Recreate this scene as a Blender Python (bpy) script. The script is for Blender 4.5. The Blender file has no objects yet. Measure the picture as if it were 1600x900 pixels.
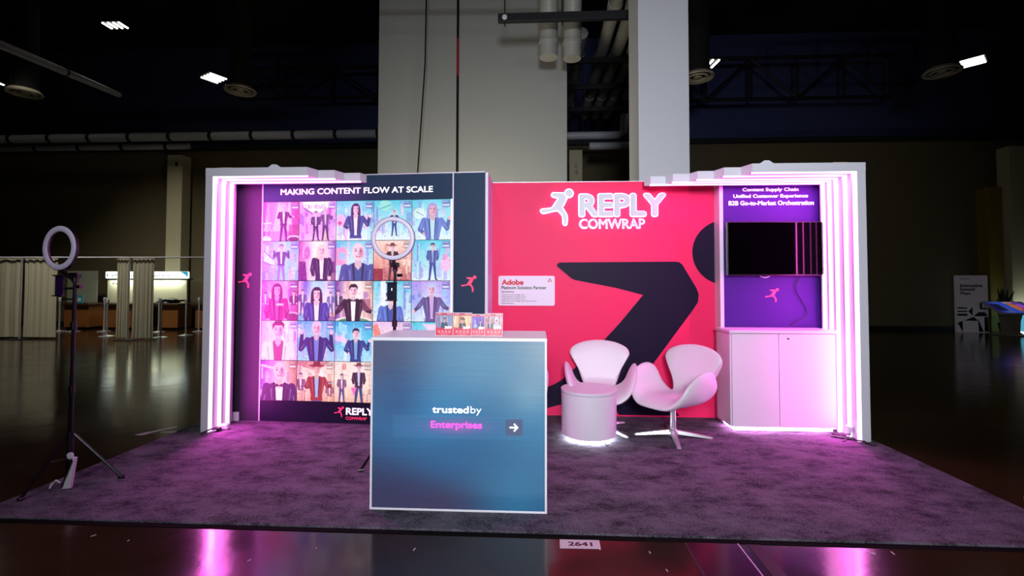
import bpy, bmesh, math, random
import numpy as np
from mathutils import Vector, Matrix

# ------------------------------------------------------------------ scene, camera, world, lights
sc = bpy.context.scene
COL = sc.collection
sc.view_settings.view_transform = 'Standard'
sc.view_settings.look = 'None'
sc.view_settings.gamma = 1.0
sc.view_settings.use_curve_mapping = False
sc.view_settings.exposure = 0.0
sc.cycles.use_denoising = True
sc.cycles.max_bounces = 8
sc.cycles.sample_clamp_indirect = 6.0

YAW, PITCH, ROLL, CAMH, FPX, CY = math.radians(2.96), math.radians(1.70), math.radians(0.098), 1.351, 740.0, 425.0
fw = Vector((-math.sin(YAW) * math.cos(PITCH), math.cos(YAW) * math.cos(PITCH), math.sin(PITCH)))
r0 = Vector((math.cos(YAW), math.sin(YAW), 0)); u0 = r0.cross(fw)
rr = r0 * math.cos(ROLL) + u0 * math.sin(ROLL); uu = u0 * math.cos(ROLL) - r0 * math.sin(ROLL)
cam_data = bpy.data.cameras.new('camera')
cam_data.sensor_width = 36.0
cam_data.lens = 36.0 * FPX / 1600.0
cam_data.shift_y = (CY - 450.0) / 1600.0
cam_data.clip_end = 100
cam = bpy.data.objects.new('camera', cam_data); COL.objects.link(cam)
cam.matrix_world = Matrix(((rr.x, uu.x, -fw.x, 0), (rr.y, uu.y, -fw.y, 0), (rr.z, uu.z, -fw.z, CAMH), (0, 0, 0, 1)))
sc.camera = cam

world = bpy.data.worlds.new('world'); sc.world = world; world.use_nodes = True
bg = world.node_tree.nodes['Background']
bg.inputs[0].default_value = (0.35, 0.40, 0.6, 1); bg.inputs[1].default_value = 0.004

def area_light(name, loc, target, size, power, color, spread=160):
    d = bpy.data.lights.new(name, 'AREA'); d.shape = 'SQUARE'; d.size = size; d.energy = power
    d.color = color; d.spread = math.radians(spread)
    o = bpy.data.objects.new(name, d); COL.objects.link(o); o.location = loc
    o.rotation_euler = (Vector(target) - Vector(loc)).to_track_quat('-Z', 'Y').to_euler()
    return o
# hall lamps hanging behind and beside the photographer, plus two added fill lamps out of view
area_light('hall_lamp', (0.2, -3.6, 3.0), (0.8, 5.0, 1.9), 1.2, 98, (0.88, 0.92, 1.0), 72)
area_light('hall_lamp', (-2.2, -1.5, 6.5), (-1.2, 3.0, 0.6), 1.0, 40, (0.95, 0.93, 1.0), 120)
area_light('fill_lamp', (-1.2, 6.0, 0.9), (-1.1, 8.0, 2.6), 0.8, 75, (1.0, 0.90, 0.68), 140)  # added warm fill, hidden low behind the stand, brightens the wall block
area_light('fill_lamp', (-11.0, 8.5, 7.5), (-11.5, 12.6, 0.6), 1.0, 85, (1.0, 0.96, 0.86), 80)  # unseen lamp added to brighten the far drapes and desks

# ------------------------------------------------------------------ helpers
def lin(c):
    if isinstance(c, str):
        c = c.lstrip('#'); c = [int(c[i:i + 2], 16) / 255 for i in (0, 2, 4)]
    return tuple((x / 12.92 if x <= 0.04045 else ((x + 0.055) / 1.055) ** 2.4) for x in c)

def mat(name, col, rough=0.5, metal=0.0, emit=None, es=0.0, var=0.06, vscale=6.0, bump=0.0, bscale=60.0, spec=0.5, coat=0.0):
    m = bpy.data.materials.new(name); m.use_nodes = True
    nt = m.node_tree; b = nt.nodes['Principled BSDF']
    c = lin(col)
    tc = nt.nodes.new('ShaderNodeTexCoord')
    nz = nt.nodes.new('ShaderNodeTexNoise'); nz.inputs['Scale'].default_value = vscale; nz.inputs['Detail'].default_value = 3
    nt.links.new(tc.outputs['Object'], nz.inputs['Vector'])
    mx = nt.nodes.new('ShaderNodeMix'); mx.data_type = 'RGBA'
    mx.inputs[6].default_value = (*[x * (1 - var) for x in c], 1); mx.inputs[7].default_value = (*[min(1, x * (1 + var)) for x in c], 1)
    nt.links.new(nz.outputs['Fac'], mx.inputs[0]); nt.links.new(mx.outputs[2], b.inputs['Base Color'])
    b.inputs['Roughness'].default_value = rough; b.inputs['Metallic'].default_value = metal
    b.inputs['Specular IOR Level'].default_value = spec
    b.inputs['Coat Weight'].default_value = coat
    if emit is not None:
        b.inputs['Emission Color'].default_value = (*lin(emit), 1) if isinstance(emit, str) else (*emit, 1)
        b.inputs['Emission Strength'].default_value = es
    if bump:
        n2 = nt.nodes.new('ShaderNodeTexNoise'); n2.inputs['Scale'].default_value = bscale; n2.inputs['Detail'].default_value = 4
        nt.links.new(tc.outputs['Object'], n2.inputs['Vector'])
        bp = nt.nodes.new('ShaderNodeBump'); bp.inputs['Strength'].default_value = bump; bp.inputs['Distance'].default_value = 0.01
        nt.links.new(n2.outputs['Fac'], bp.inputs['Height']); nt.links.new(bp.outputs['Normal'], b.inputs['Normal'])
    return m

def pic_mat(name, emit, rough=0.5, diffuse=1.0, lines=0.0):
    m = bpy.data.materials.new(name); m.use_nodes = True
    nt = m.node_tree; b = nt.nodes['Principled BSDF']
    at = nt.nodes.new('ShaderNodeAttribute'); at.attribute_name = 'Col'
    src = at.outputs['Color']
    if lines:
        tc = nt.nodes.new('ShaderNodeTexCoord'); wv = nt.nodes.new('ShaderNodeTexNoise')
        mp = nt.nodes.new('ShaderNodeMapping'); mp.inputs['Scale'].default_value = (3, 3, 190)
        nt.links.new(tc.outputs['Object'], mp.inputs['Vector']); nt.links.new(mp.outputs[0], wv.inputs['Vector'])
        wv.inputs['Scale'].default_value = 1.0; wv.inputs['Detail'].default_value = 1
        mr = nt.nodes.new('ShaderNodeMapRange'); mr.inputs[3].default_value = 1 - lines; mr.inputs[4].default_value = 1 + lines
        nt.links.new(wv.outputs['Fac'], mr.inputs[0])
        vm = nt.nodes.new('ShaderNodeVectorMath'); vm.operation = 'SCALE'
        nt.links.new(src, vm.inputs[0]); nt.links.new(mr.outputs[0], vm.inputs['Scale']); src = vm.outputs[0]
    dk = nt.nodes.new('ShaderNodeVectorMath'); dk.operation = 'SCALE'; dk.inputs['Scale'].default_value = diffuse
    nt.links.new(src, dk.inputs[0]); nt.links.new(dk.outputs[0], b.inputs['Base Color'])
    nt.links.new(src, b.inputs['Emission Color']); b.inputs['Emission Strength'].default_value = emit
    b.inputs['Roughness'].default_value = rough
    return m

class MB:
    """collects shapes, links them as one mesh object"""
    def __init__(s): s.bm = bmesh.new()
    def add(s, bm2, mw=None):
        me = bpy.data.meshes.new('tmp'); bm2.to_mesh(me); bm2.free()
        if mw is not None: me.transform(mw)
        s.bm.from_mesh(me); bpy.data.meshes.remove(me); return s
    def box(s, x0, x1, y0, y1, z0, z1, bev=0.0, seg=2, mw=None):
        b = bmesh.new(); bmesh.ops.create_cube(b, size=1)
        for v in b.verts:
            v.co = Vector(((x0 + x1) / 2 + v.co.x * (x1 - x0), (y0 + y1) / 2 + v.co.y * (y1 - y0), (z0 + z1) / 2 + v.co.z * (z1 - z0)))
        if bev: bmesh.ops.bevel(b, geom=b.edges[:] , offset=bev, segments=seg, affect='EDGES', profile=0.5)
        return s.add(b, mw)
    def tube(s, pts, r, n=10, close=False, caps=True):
        pts = [Vector(p) for p in pts]; b = bmesh.new(); rings = []
        up = Vector((0, 0, 1)); N = len(pts); prev = None
        for i, p in enumerate(pts):
            if close: t = pts[(i + 1) % N] - pts[i - 1]
            else: t = pts[min(i + 1, N - 1)] - pts[max(i - 1, 0)]
            t.normalize()
            if prev is None:
                a = t.cross(up)
                if a.length < 1e-3: a = t.cross(Vector((1, 0, 0)))
            else:
                a = prev - t * prev.dot(t)
            a.normalize(); prev = a; c = t.cross(a)
            rad = r[i] if isinstance(r, (list, tuple)) else r
            rings.append([b.verts.new(p + (a * math.cos(2 * math.pi * k / n) + c * math.sin(2 * math.pi * k / n)) * rad) for k in range(n)])
        for i in range(N if close else N - 1):
            A, B = rings[i], rings[(i + 1) % N]
            for k in range(n): b.faces.new((A[k], A[(k + 1) % n], B[(k + 1) % n], B[k]))
        if caps and not close: b.faces.new(rings[0][::-1]); b.faces.new(rings[-1])
        return s.add(b)
    def lathe(s, prof, cx=0, cy=0, n=32, mw=None):
        b = bmesh.new(); rings = []
        for (r, z) in prof:
            rings.append([b.verts.new((cx + r * math.cos(2 * math.pi * k / n), cy + r * math.sin(2 * math.pi * k / n), z)) for k in range(n)] if r > 1e-5 else [b.verts.new((cx, cy, z))])
        for A, B in zip(rings, rings[1:]):
            for k in range(n):
                k2 = (k + 1) % n
                if len(A) == 1 and len(B) == 1: continue
                if len(A) == 1: b.faces.new((A[0], B[k2], B[k]))
                elif len(B) == 1: b.faces.new((A[k], A[k2], B[0]))
                else: b.faces.new((A[k], A[k2], B[k2], B[k]))
        if Vector(prof[0]) == Vector(prof[-1]): bmesh.ops.remove_doubles(b, verts=b.verts[:], dist=1e-6)
        else:
            if len(rings[0]) > 1: b.faces.new(rings[0][::-1])
            if len(rings[-1]) > 1: b.faces.new(rings[-1])
        return s.add(b, mw)
    def prism(s, pts, d, mw=None):
        """pts (x,z) outline extruded along y by d"""
        b = bmesh.new()
        A = [b.verts.new((x, 0, z)) for x, z in pts]; B = [b.verts.new((x, d, z)) for x, z in pts]
        b.faces.new(A); b.faces.new(B[::-1]); n = len(pts)
        for k in range(n): b.faces.new((A[k], B[k], B[(k + 1) % n], A[(k + 1) % n]))
        b.normal_update(); bmesh.ops.triangulate(b, faces=[f for f in b.faces if len(f.verts) > 4])
        return s.add(b, mw)
    def plate(s, pts, z0, z1):
        """pts (x,y) outline extruded along z"""
        b = bmesh.new()
        A = [b.verts.new((x, y, z0)) for x, y in pts]; B = [b.verts.new((x, y, z1)) for x, y in pts]
        b.faces.new(A[::-1]); b.faces.new(B); n = len(pts)
        for k in range(n): b.faces.new((A[k], A[(k + 1) % n], B[(k + 1) % n], B[k]))
        return s.add(b)
    def build(s, name, m, parent=None, smooth=False, world=True):
        """geometry is in world coordinates; stored relative to the parent (or to its own base)"""
        bmesh.ops.recalc_face_normals(s.bm, faces=s.bm.faces)
        me = bpy.data.meshes.new(name); s.bm.to_mesh(me); s.bm.free()
        return place_mesh(name, me, m, parent, smooth, world)

def wloc(o):
    v = Vector((0, 0, 0))
    while o is not None: v += Vector(o.location); o = o.parent
    return v
def place_mesh(name, me, m, parent=None, smooth=False, world=True):
    o = bpy.data.objects.new(name, me); COL.objects.link(o)
    if m is not None: me.materials.append(m)
    if smooth:
        for p in me.polygons: p.use_smooth = True
        try: me.set_sharp_from_angle(angle=math.radians(38))
        except Exception: pass
    if parent is not None:
        if world: me.transform(Matrix.Translation(-wloc(parent)))
        o.parent = parent
    elif world:
        co = np.empty(len(me.vertices) * 3); me.vertices.foreach_get('co', co); co = co.reshape(-1, 3)
        c = Vector(((co[:, 0].min() + co[:, 0].max()) / 2, (co[:, 1].min() + co[:, 1].max()) / 2, co[:, 2].min()))
        me.transform(Matrix.Translation(-c)); o.location = c
    return o
def tag(o, label, cat=None, group=None, kind=None):
    if label: o['label'] = label
    if cat: o['category'] = cat
    if group: o['group'] = group
    if kind: o['kind'] = kind
    return o
def thing(name, label, cat, loc, group=None, rz=0):
    o = bpy.data.objects.new(name, None); COL.objects.link(o); o.location = loc; o.rotation_euler = (0, 0, rz)
    o.empty_display_size = 0.1
    return tag(o, label, cat, group)
def struct(name, mb, m, smooth=False):
    o = mb.build(name, m, None, smooth); o['kind'] = 'structure'; return o
def copy_tree(src, parent=None):
    c = src.copy(); COL.objects.link(c)
    if parent is not None: c.parent = parent
    for ch in list(src.children): copy_tree(ch, c)
    return c

def text(name, s, x0, x1, z0, z1, y, m, parent, bold=0.0, depth=0.002, floor=False, rot=0.0, smooth=False):
    """lettering fitted to the box x0..x1, z0..z1, standing on plane y (or lying on the floor at height y)"""
    cu = bpy.data.curves.new(name, 'FONT'); cu.body = s; cu.size = 1.0; cu.offset = 0.0; cu.extrude = 0.5; cu.resolution_u = 4
    ob = bpy.data.objects.new('tmp_text', cu)
    me = bpy.data.meshes.new_from_object(ob); bpy.data.objects.remove(ob); bpy.data.curves.remove(cu)
    if bold > .01:
        bt = bmesh.new(); R_ = bold
        for k in range(9):
            m2 = me.copy(); off = (0, 0, .4) if k == 8 else (R_ * math.cos(math.pi * k / 4), R_ * math.sin(math.pi * k / 4), .045 * k)
            m2.transform(Matrix.Translation(off)); bt.from_mesh(m2); bpy.data.meshes.remove(m2)
        bt.to_mesh(me); bt.free()
    n = len(me.vertices); co = np.empty(n * 3); me.vertices.foreach_get('co', co); co = co.reshape(-1, 3)
    mn, mxx = co.min(0), co.max(0); u = (co - mn) / (mxx - mn + 1e-9)
    out = np.empty_like(co); out[:, 0] = x0 + u[:, 0] * (x1 - x0)
    if floor: out[:, 1] = z0 + u[:, 1] * (z1 - z0); out[:, 2] = y + u[:, 2] * depth
    else: out[:, 2] = z0 + u[:, 1] * (z1 - z0); out[:, 1] = y - u[:, 2] * depth
    if rot:
        cx, cy_ = rot[1]; a = rot[0]; X, Y = out[:, 0] - cx, out[:, 1] - cy_
        out[:, 0] = cx + X * math.cos(a) - Y * math.sin(a); out[:, 1] = cy_ + X * math.sin(a) + Y * math.cos(a)
    me.vertices.foreach_set('co', out.ravel()); me.materials.clear(); me.update()
    return place_mesh(name, me, m, parent)

# runner emblem outline, unit width 1 (x right, z up), head separate
RB = [(0.36, .880), (.395, .905), (.70, .890), (.755, .860), (.800, .800), (.800, .740), (.70, .560), (.655, .500), (.70, .440), (.77, .330), (.810, .270),
      (.815, .150), (.805, .030), (.78, .005), (.735, .010), (.71, .050), (.705, .230), (.67, .300), (.58, .390), (.52, .420), (.42, .410), (.10, .345), (.05, .350),
      (.005, .395), (.01, .425), (.05, .440), (.28, .460), (.37, .485), (.45, .600), (.56, .740), (.55, .775), (.42, .800), (.37, .820), (.35, .850)]
def runner(name, x0, x1, z0, z1, y, m, parent, depth=0.004, grow=0.0, rot=None):
    mb = MB(); W, H = x1 - x0, z1 - z0; mw = None
    P = [(x0 + px * W, z0 + pz * H) for px, pz in RB]
    if grow:
        n = len(P); Q = []
        for i in range(n):
            a, b, c = Vector(P[i - 1]), Vector(P[i]), Vector(P[(i + 1) % n])
            t = ((b - a).normalized() + (c - b).normalized())
            nrm = Vector((-t.y, t.x)).normalized() if t.length > 1e-6 else Vector((0, 0))
            Q.append(tuple(b + nrm * grow))
        P = Q
    mb.prism(P, -depth, Matrix.Translation((0, y, 0)))
    r = 0.115 * W + grow; cx, cz = x0 + .885 * W, z0 + .895 * H
    mb.prism([(cx + r * math.cos(a), cz + r * math.sin(a)) for a in [2 * math.pi * k / 24 for k in range(24)]], -depth, Matrix.Translation((0, y, 0)))
    if rot: mb.bm.transform(Matrix.Translation((rot[1][0], rot[1][1], 0)) @ Matrix.Rotation(rot[0], 4, 'Z') @ Matrix.Translation((-rot[1][0], -rot[1][1], 0)))
    return mb.build(name, m, parent)

def pic_mesh(name, img, x0, x1, z0, z1, y, m, parent, thick=0.004, rot=None, frame=None):
    """img (h,w,3) sRGB, row 0 on top, laid as a fine coloured panel at plane y facing -y"""
    h, w, _ = img.shape
    xs = np.linspace(x0, x1, w); zs = np.linspace(z1, z0, h)
    X, Z = np.meshgrid(xs, zs); V = np.stack([X.ravel(), np.full(X.size, y), Z.ravel()], 1)
    nb = h * w; V = np.vstack([V, [[x0, y + thick, z1], [x1, y + thick, z1], [x1, y + thick, z0], [x0, y + thick, z0]]])
    i, j = np.meshgrid(np.arange(h - 1), np.arange(w - 1), indexing='ij'); a = (i * w + j).ravel()
    F = np.stack([a, a + w, a + w + 1, a + 1], 1).tolist()
    F += [[nb, nb + 1, nb + 2, nb + 3], [nb, nb + 3, (h - 1) * w, 0], [nb + 1, w - 1, h * w - 1, nb + 2], [nb, 0, w - 1, nb + 1], [nb + 3, nb + 2, h * w - 1, (h - 1) * w]]
    if rot:
        c, s_ = math.cos(rot[0]), math.sin(rot[0]); dx, dy = V[:, 0] - rot[1][0], V[:, 1] - rot[1][1]
        V[:, 0] = rot[1][0] + dx * c - dy * s_; V[:, 1] = rot[1][1] + dx * s_ + dy * c
    if frame is not None: V = np.array([list(frame @ Vector(v)) for v in V])
    me = bpy.data.meshes.new(name); me.from_pydata(V.tolist(), [], F); me.update()
    ca = me.color_attributes.new('Col', 'FLOAT_COLOR', 'POINT')
    c = np.clip(img.reshape(-1, 3), 0, 1); c = np.where(c <= .04045, c / 12.92, ((c + .055) / 1.055) ** 2.4)
    c = np.vstack([c, np.full((4, 3), .05)]); ca.data.foreach_set('color', np.hstack([c, np.ones((len(c), 1))]).astype(np.float32).ravel())
    return place_mesh(name, me, m, parent)

# ------------------------------------------------------------------ picture painter (drawn illustrations on the panels)
def C(h): h = h.lstrip('#'); return np.array([int(h[i:i + 2], 16) / 255 for i in (0, 2, 4)])
class Pic:
    def __init__(s, w, h):
        s.w, s.h = w, h; s.img = np.zeros((h, w, 3)); s.asp = h / w
        s.X, s.Y = np.meshgrid((np.arange(w) + .5) / w, (np.arange(h) + .5) / h); s.px = 1.0 / w
    def blend(s, m, col): m = np.clip(m, 0, 1)[..., None]; s.img = s.img * (1 - m) + np.asarray(col) * m
    def ell(s, cx, cy, rx, ry, col, soft=1.0, a=1.0):
        d = np.sqrt(((s.X - cx) / rx) ** 2 + ((s.Y - cy) / ry) ** 2); s.blend(a * (.5 - (d - 1) * min(rx, ry) / (s.px * soft)), col)
    def glow(s, cx, cy, rx, ry, col, a=1.0): s.blend(a * np.exp(-(((s.X - cx) / rx) ** 2 + ((s.Y - cy) / ry) ** 2)), col)
    def rect(s, x0, x1, y0, y1, col, a=1.0):
        s.blend(a * np.clip(.5 + (s.X - x0) / s.px, 0, 1) * np.clip(.5 + (x1 - s.X) / s.px, 0, 1) * np.clip(.5 + (s.Y - y0) / s.px, 0, 1) * np.clip(.5 + (y1 - s.Y) / s.px, 0, 1), col)
    def cap(s, x0, y0, x1, y1, w0, w1, col, a=1.0):
        dx, dy = x1 - x0, y1 - y0; t = np.clip(((s.X - x0) * dx + (s.Y - y0) * dy) / (dx * dx + dy * dy + 1e-9), 0, 1)
        d = np.hypot(s.X - x0 - t * dx, s.Y - y0 - t * dy) - (w0 + (w1 - w0) * t); s.blend(a * (.5 - d / s.px), col)
    def poly(s, P, col, a=1.0):
        ins = np.zeros_like(s.X, bool); d = np.full_like(s.X, 9.)
        for (ax, ay), (bx, by) in zip(P, P[1:] + P[:1]):
            if ay != by:
                ins ^= ((ay > s.Y) != (by > s.Y)) & (s.X < (bx - ax) * (s.Y - ay) / (by - ay) + ax)
            dx, dy = bx - ax, by - ay; t = np.clip(((s.X - ax) * dx + (s.Y - ay) * dy) / (dx * dx + dy * dy + 1e-9), 0, 1)
            d = np.minimum(d, np.hypot(s.X - ax - t * dx, s.Y - ay - t * dy))
        s.blend(a * (.5 + np.where(ins, d, -d) / s.px), col)
    def grad(s, cols, horiz=False):
        T = s.X if horiz else s.Y; n = len(cols) - 1; k = np.clip((T * n).astype(int), 0, n - 1); f = (T * n - k)[..., None]
        A = np.array(cols); s.img = A[k] * (1 - f) + A[k + 1] * f

def city(P, rng, pal, n=16, ink='#3a3fa0', dense=1.0):
    """storefront-like blocks and thin strokes either side of the middle"""
    for _ in range(n):
        side = rng.random() < .5; x = rng.uniform(0, .36) if side else rng.uniform(.64, 1); w = rng.uniform(.02, .11); y = rng.uniform(0, .8)
        P.rect(x - w / 2, x + w / 2, y, y + rng.uniform(.08, .5), C(rng.choice(pal)), rng.uniform(.35, .9))
    for _ in range(int(26 * dense)):
        side = rng.random() < .5; x = rng.uniform(0, .34) if side else rng.uniform(.66, 1); y = rng.uniform(.02, .98); L = rng.uniform(.04, .16)
        if rng.random() < .55: x2, y2 = x, y + L
        else: x2, y2 = x + (L if side else -L), y + (.35 * L if side else .35 * L)
        P.cap(x, y, x2, y2, .004, .003, C(ink if rng.random() < .5 else '#ffffff'), rng.uniform(.3, .75))
    for _ in range(int(14 * dense)):
        x = rng.uniform(0, .3) if rng.random() < .5 else rng.uniform(.7, 1)
        P.ell(x, rng.uniform(.5, 1), .012, .016, C(rng.choice(pal + ['#ffffff', ink])), 1, .8)

def sketch(P):
    """fine pen-like strokes and light flecks over the drawn background"""
    rng = random.Random(int(P.img[::9, ::7].sum() * 100))
    for _ in range(150):
        x, y = rng.random(), rng.random(); base = P.img[min(P.h - 1, int(y * P.h)), min(P.w - 1, int(x * P.w))]
        col = base * rng.uniform(.35, .7) if rng.random() < .5 else base * .2 + .8; L = rng.uniform(.02, .10); a = rng.choice([0, 1.57, 1.57, .6, -.6])
        P.cap(x, y, x + L * math.cos(a), y + L * math.sin(a), .0035, .002, col, rng.uniform(.35, .8))
def person(P, cx, top, s, skin='#f6d9e2', hair='#3b2a52', coat='#3c3a86', shirt='#f4f0ff', style='short', arms='down', legs=None, hat=None, shade='#c06a9a', tie=None, halo=.5):
    sk, hr, co = C(skin), C(hair), C(coat); dk = co * .45; lt = co * .5 + .5
    if halo: sketch(P); P.glow(cx, top + 1.4 * s, 1.0 * s, 1.7 * s, (1, 1, 1), halo)
    sh = top + 1.28 * s; wst = top + 3.1 * s
    if style == 'long':
        P.ell(cx, top + .55 * s, .50 * s, .60 * s, hr); P.cap(cx - .36 * s, top + .6 * s, cx - .40 * s, top + 1.75 * s, .16 * s, .15 * s, hr); P.cap(cx + .36 * s, top + .6 * s, cx + .42 * s, top + 1.65 * s, .16 * s, .13 * s, hr)
    if legs:
        lc = C(legs); hip = top + 3.6 * s
        P.cap(cx - .22 * s, wst, cx - .55 * s, top + 6.2 * s, .30 * s, .16 * s, lc); P.cap(cx + .22 * s, wst, cx + .60 * s, top + 6.2 * s, .30 * s, .16 * s, lc)
        P.cap(cx - .50 * s, top + 6.3 * s, cx - .75 * s, top + 6.4 * s, .13 * s, .1 * s, dk); P.cap(cx + .60 * s, top + 6.3 * s, cx + .85 * s, top + 6.4 * s, .13 * s, .1 * s, dk)
    A = {'down': [(-.78, 1.48, -.98, 2.4, -.80, 3.2), (.78, 1.48, .98, 2.4, .80, 3.2)],
         'up': [(-.78, 1.5, -1.35, 2.2, -1.25, .85), (.78, 1.5, 1.35, 2.2, 1.25, .85)],
         'wave': [(-.78, 1.5, -1.15, 2.3, -.7, 2.7), (.78, 1.5, 1.35, 2.2, 1.55, 1.3)],
         'point': [(-.78, 1.5, -1.05, 2.3, -.35, 2.2), (.78, 1.5, 1.2, 2.2, 1.75, 2.1)],
         'open': [(-.75, 1.5, -1.3, 2.2, -1.75, 2.6), (.75, 1.5, 1.3, 2.2, 1.8, 2.4)],
         'mic': [(-.95, 1.45, -1.2, 2.5, -.7, 3.1), (.95, 1.5, 1.35, 1.95, .35, 1.1)]}[arms]
    for (x0, y0, x1, y1, x2, y2) in A:
        P.cap(cx + x0 * s, top + y0 * s, cx + x1 * s, top + y1 * s, .25 * s, .21 * s, co); P.cap(cx + x1 * s, top + y1 * s, cx + x2 * s, top + y2 * s, .20 * s, .14 * s, co * .85)
        P.ell(cx + x2 * s * 1.03, top + y2 * s, .17 * s, .19 * s, sk); P.cap(cx + x1 * s, top + y1 * s, cx + (x0 + x1) / 2 * s, top + (y0 + y1) / 2 * s, .03 * s, .02 * s, lt, .8)
    P.poly([(cx - .32 * s, sh - .1 * s), (cx - .82 * s, sh + .12 * s), (cx - .84 * s, sh + .8 * s), (cx - .60 * s, wst), (cx - .66 * s, wst + .5 * s), (cx + .66 * s, wst + .5 * s), (cx + .60 * s, wst), (cx + .84 * s, sh + .8 * s), (cx + .82 * s, sh + .12 * s), (cx + .32 * s, sh - .1 * s)], co)
    P.poly([(cx - .30 * s, sh - .12 * s), (cx + .30 * s, sh - .12 * s), (cx + .16 * s, wst + .2 * s), (cx - .12 * s, wst + .2 * s)], C(shirt))
    P.cap(cx - .30 * s, sh, cx - .16 * s, wst, .06 * s, .03 * s, dk); P.cap(cx + .30 * s, sh, cx + .18 * s, wst, .06 * s, .03 * s, dk)
    for q in (-.7, -.5, .5, .72): P.cap(cx + q * s, sh + .3 * s, cx + q * .8 * s, sh + 1.4 * s, .03 * s, .015 * s, lt if q in (-.5, .72) else dk, .6)
    P.poly([(cx - .17 * s, top + .85 * s), (cx + .17 * s, top + .85 * s), (cx + .20 * s, sh + .05 * s), (cx, sh + .3 * s), (cx - .20 * s, sh + .05 * s)], sk * .9)
    if tie:
        P.poly([(cx - .22 * s, sh - .02 * s), (cx, sh + .08 * s), (cx + .22 * s, sh - .02 * s), (cx + .22 * s, sh + .2 * s), (cx, sh + .12 * s), (cx - .22 * s, sh + .2 * s)], C(tie))
    P.ell(cx, top + .55 * s, .36 * s, .49 * s, sk); P.ell(cx + .17 * s, top + .62 * s, .16 * s, .30 * s, C(shade), 3, .35)
    if style in ('short', 'long'):
        P.poly([(cx - .38 * s, top + .52 * s), (cx - .40 * s, top + .2 * s), (cx - .2 * s, top - .03 * s), (cx + .2 * s, top - .05 * s), (cx + .42 * s, top + .18 * s), (cx + .37 * s, top + .5 * s), (cx + .27 * s, top + .25 * s), (cx - .22 * s, top + .25 * s)], hr)
    if style == 'long': P.cap(cx - .33 * s, top + .4 * s, cx - .34 * s, top + 1.3 * s, .07 * s, .09 * s, hr); P.cap(cx + .34 * s, top + .4 * s, cx + .36 * s, top + 1.2 * s, .06 * s, .08 * s, hr)
    if hat:
        P.ell(cx, top + .16 * s, .85 * s, .14 * s, C(hat)); P.poly([(cx - .36 * s, top + .15 * s), (cx - .34 * s, top - .3 * s), (cx - .08 * s, top - .22 * s), (cx + .1 * s, top - .32 * s), (cx + .36 * s, top - .28 * s), (cx + .38 * s, top + .15 * s)], C(hat) * .85)
    ink = C('#3a2040'); e = top + .50 * s
    for q in (-.15, .15):
        P.ell(cx + q * s, e, .055 * s, .035 * s, ink, 1, .9); P.cap(cx + (q - .07) * s, e - .1 * s, cx + (q + .07) * s, e - .11 * s, .014 * s, .014 * s, ink, .8)
    P.cap(cx, e + .03 * s, cx + .04 * s, e + .17 * s, .012 * s, .012 * s, C(shade), .8)
    P.ell(cx, top + .80 * s, .14 * s, .055 * s, C('#a03050'), 1, .8); P.ell(cx, top + .785 * s, .11 * s, .025 * s, (1, 1, 1), 1, .9)

def badge(P, dark='#5a4a90'):
    P.rect(.79, .98, .03, .20, C(dark), .6)
    for x in (.82, .86, .90, .94): P.ell(x, .145, .018, .022, (1, 1, 1), 1, .95)
    P.rect(.80, .93, .05, .065, (1, 1, 1), .6)

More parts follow.
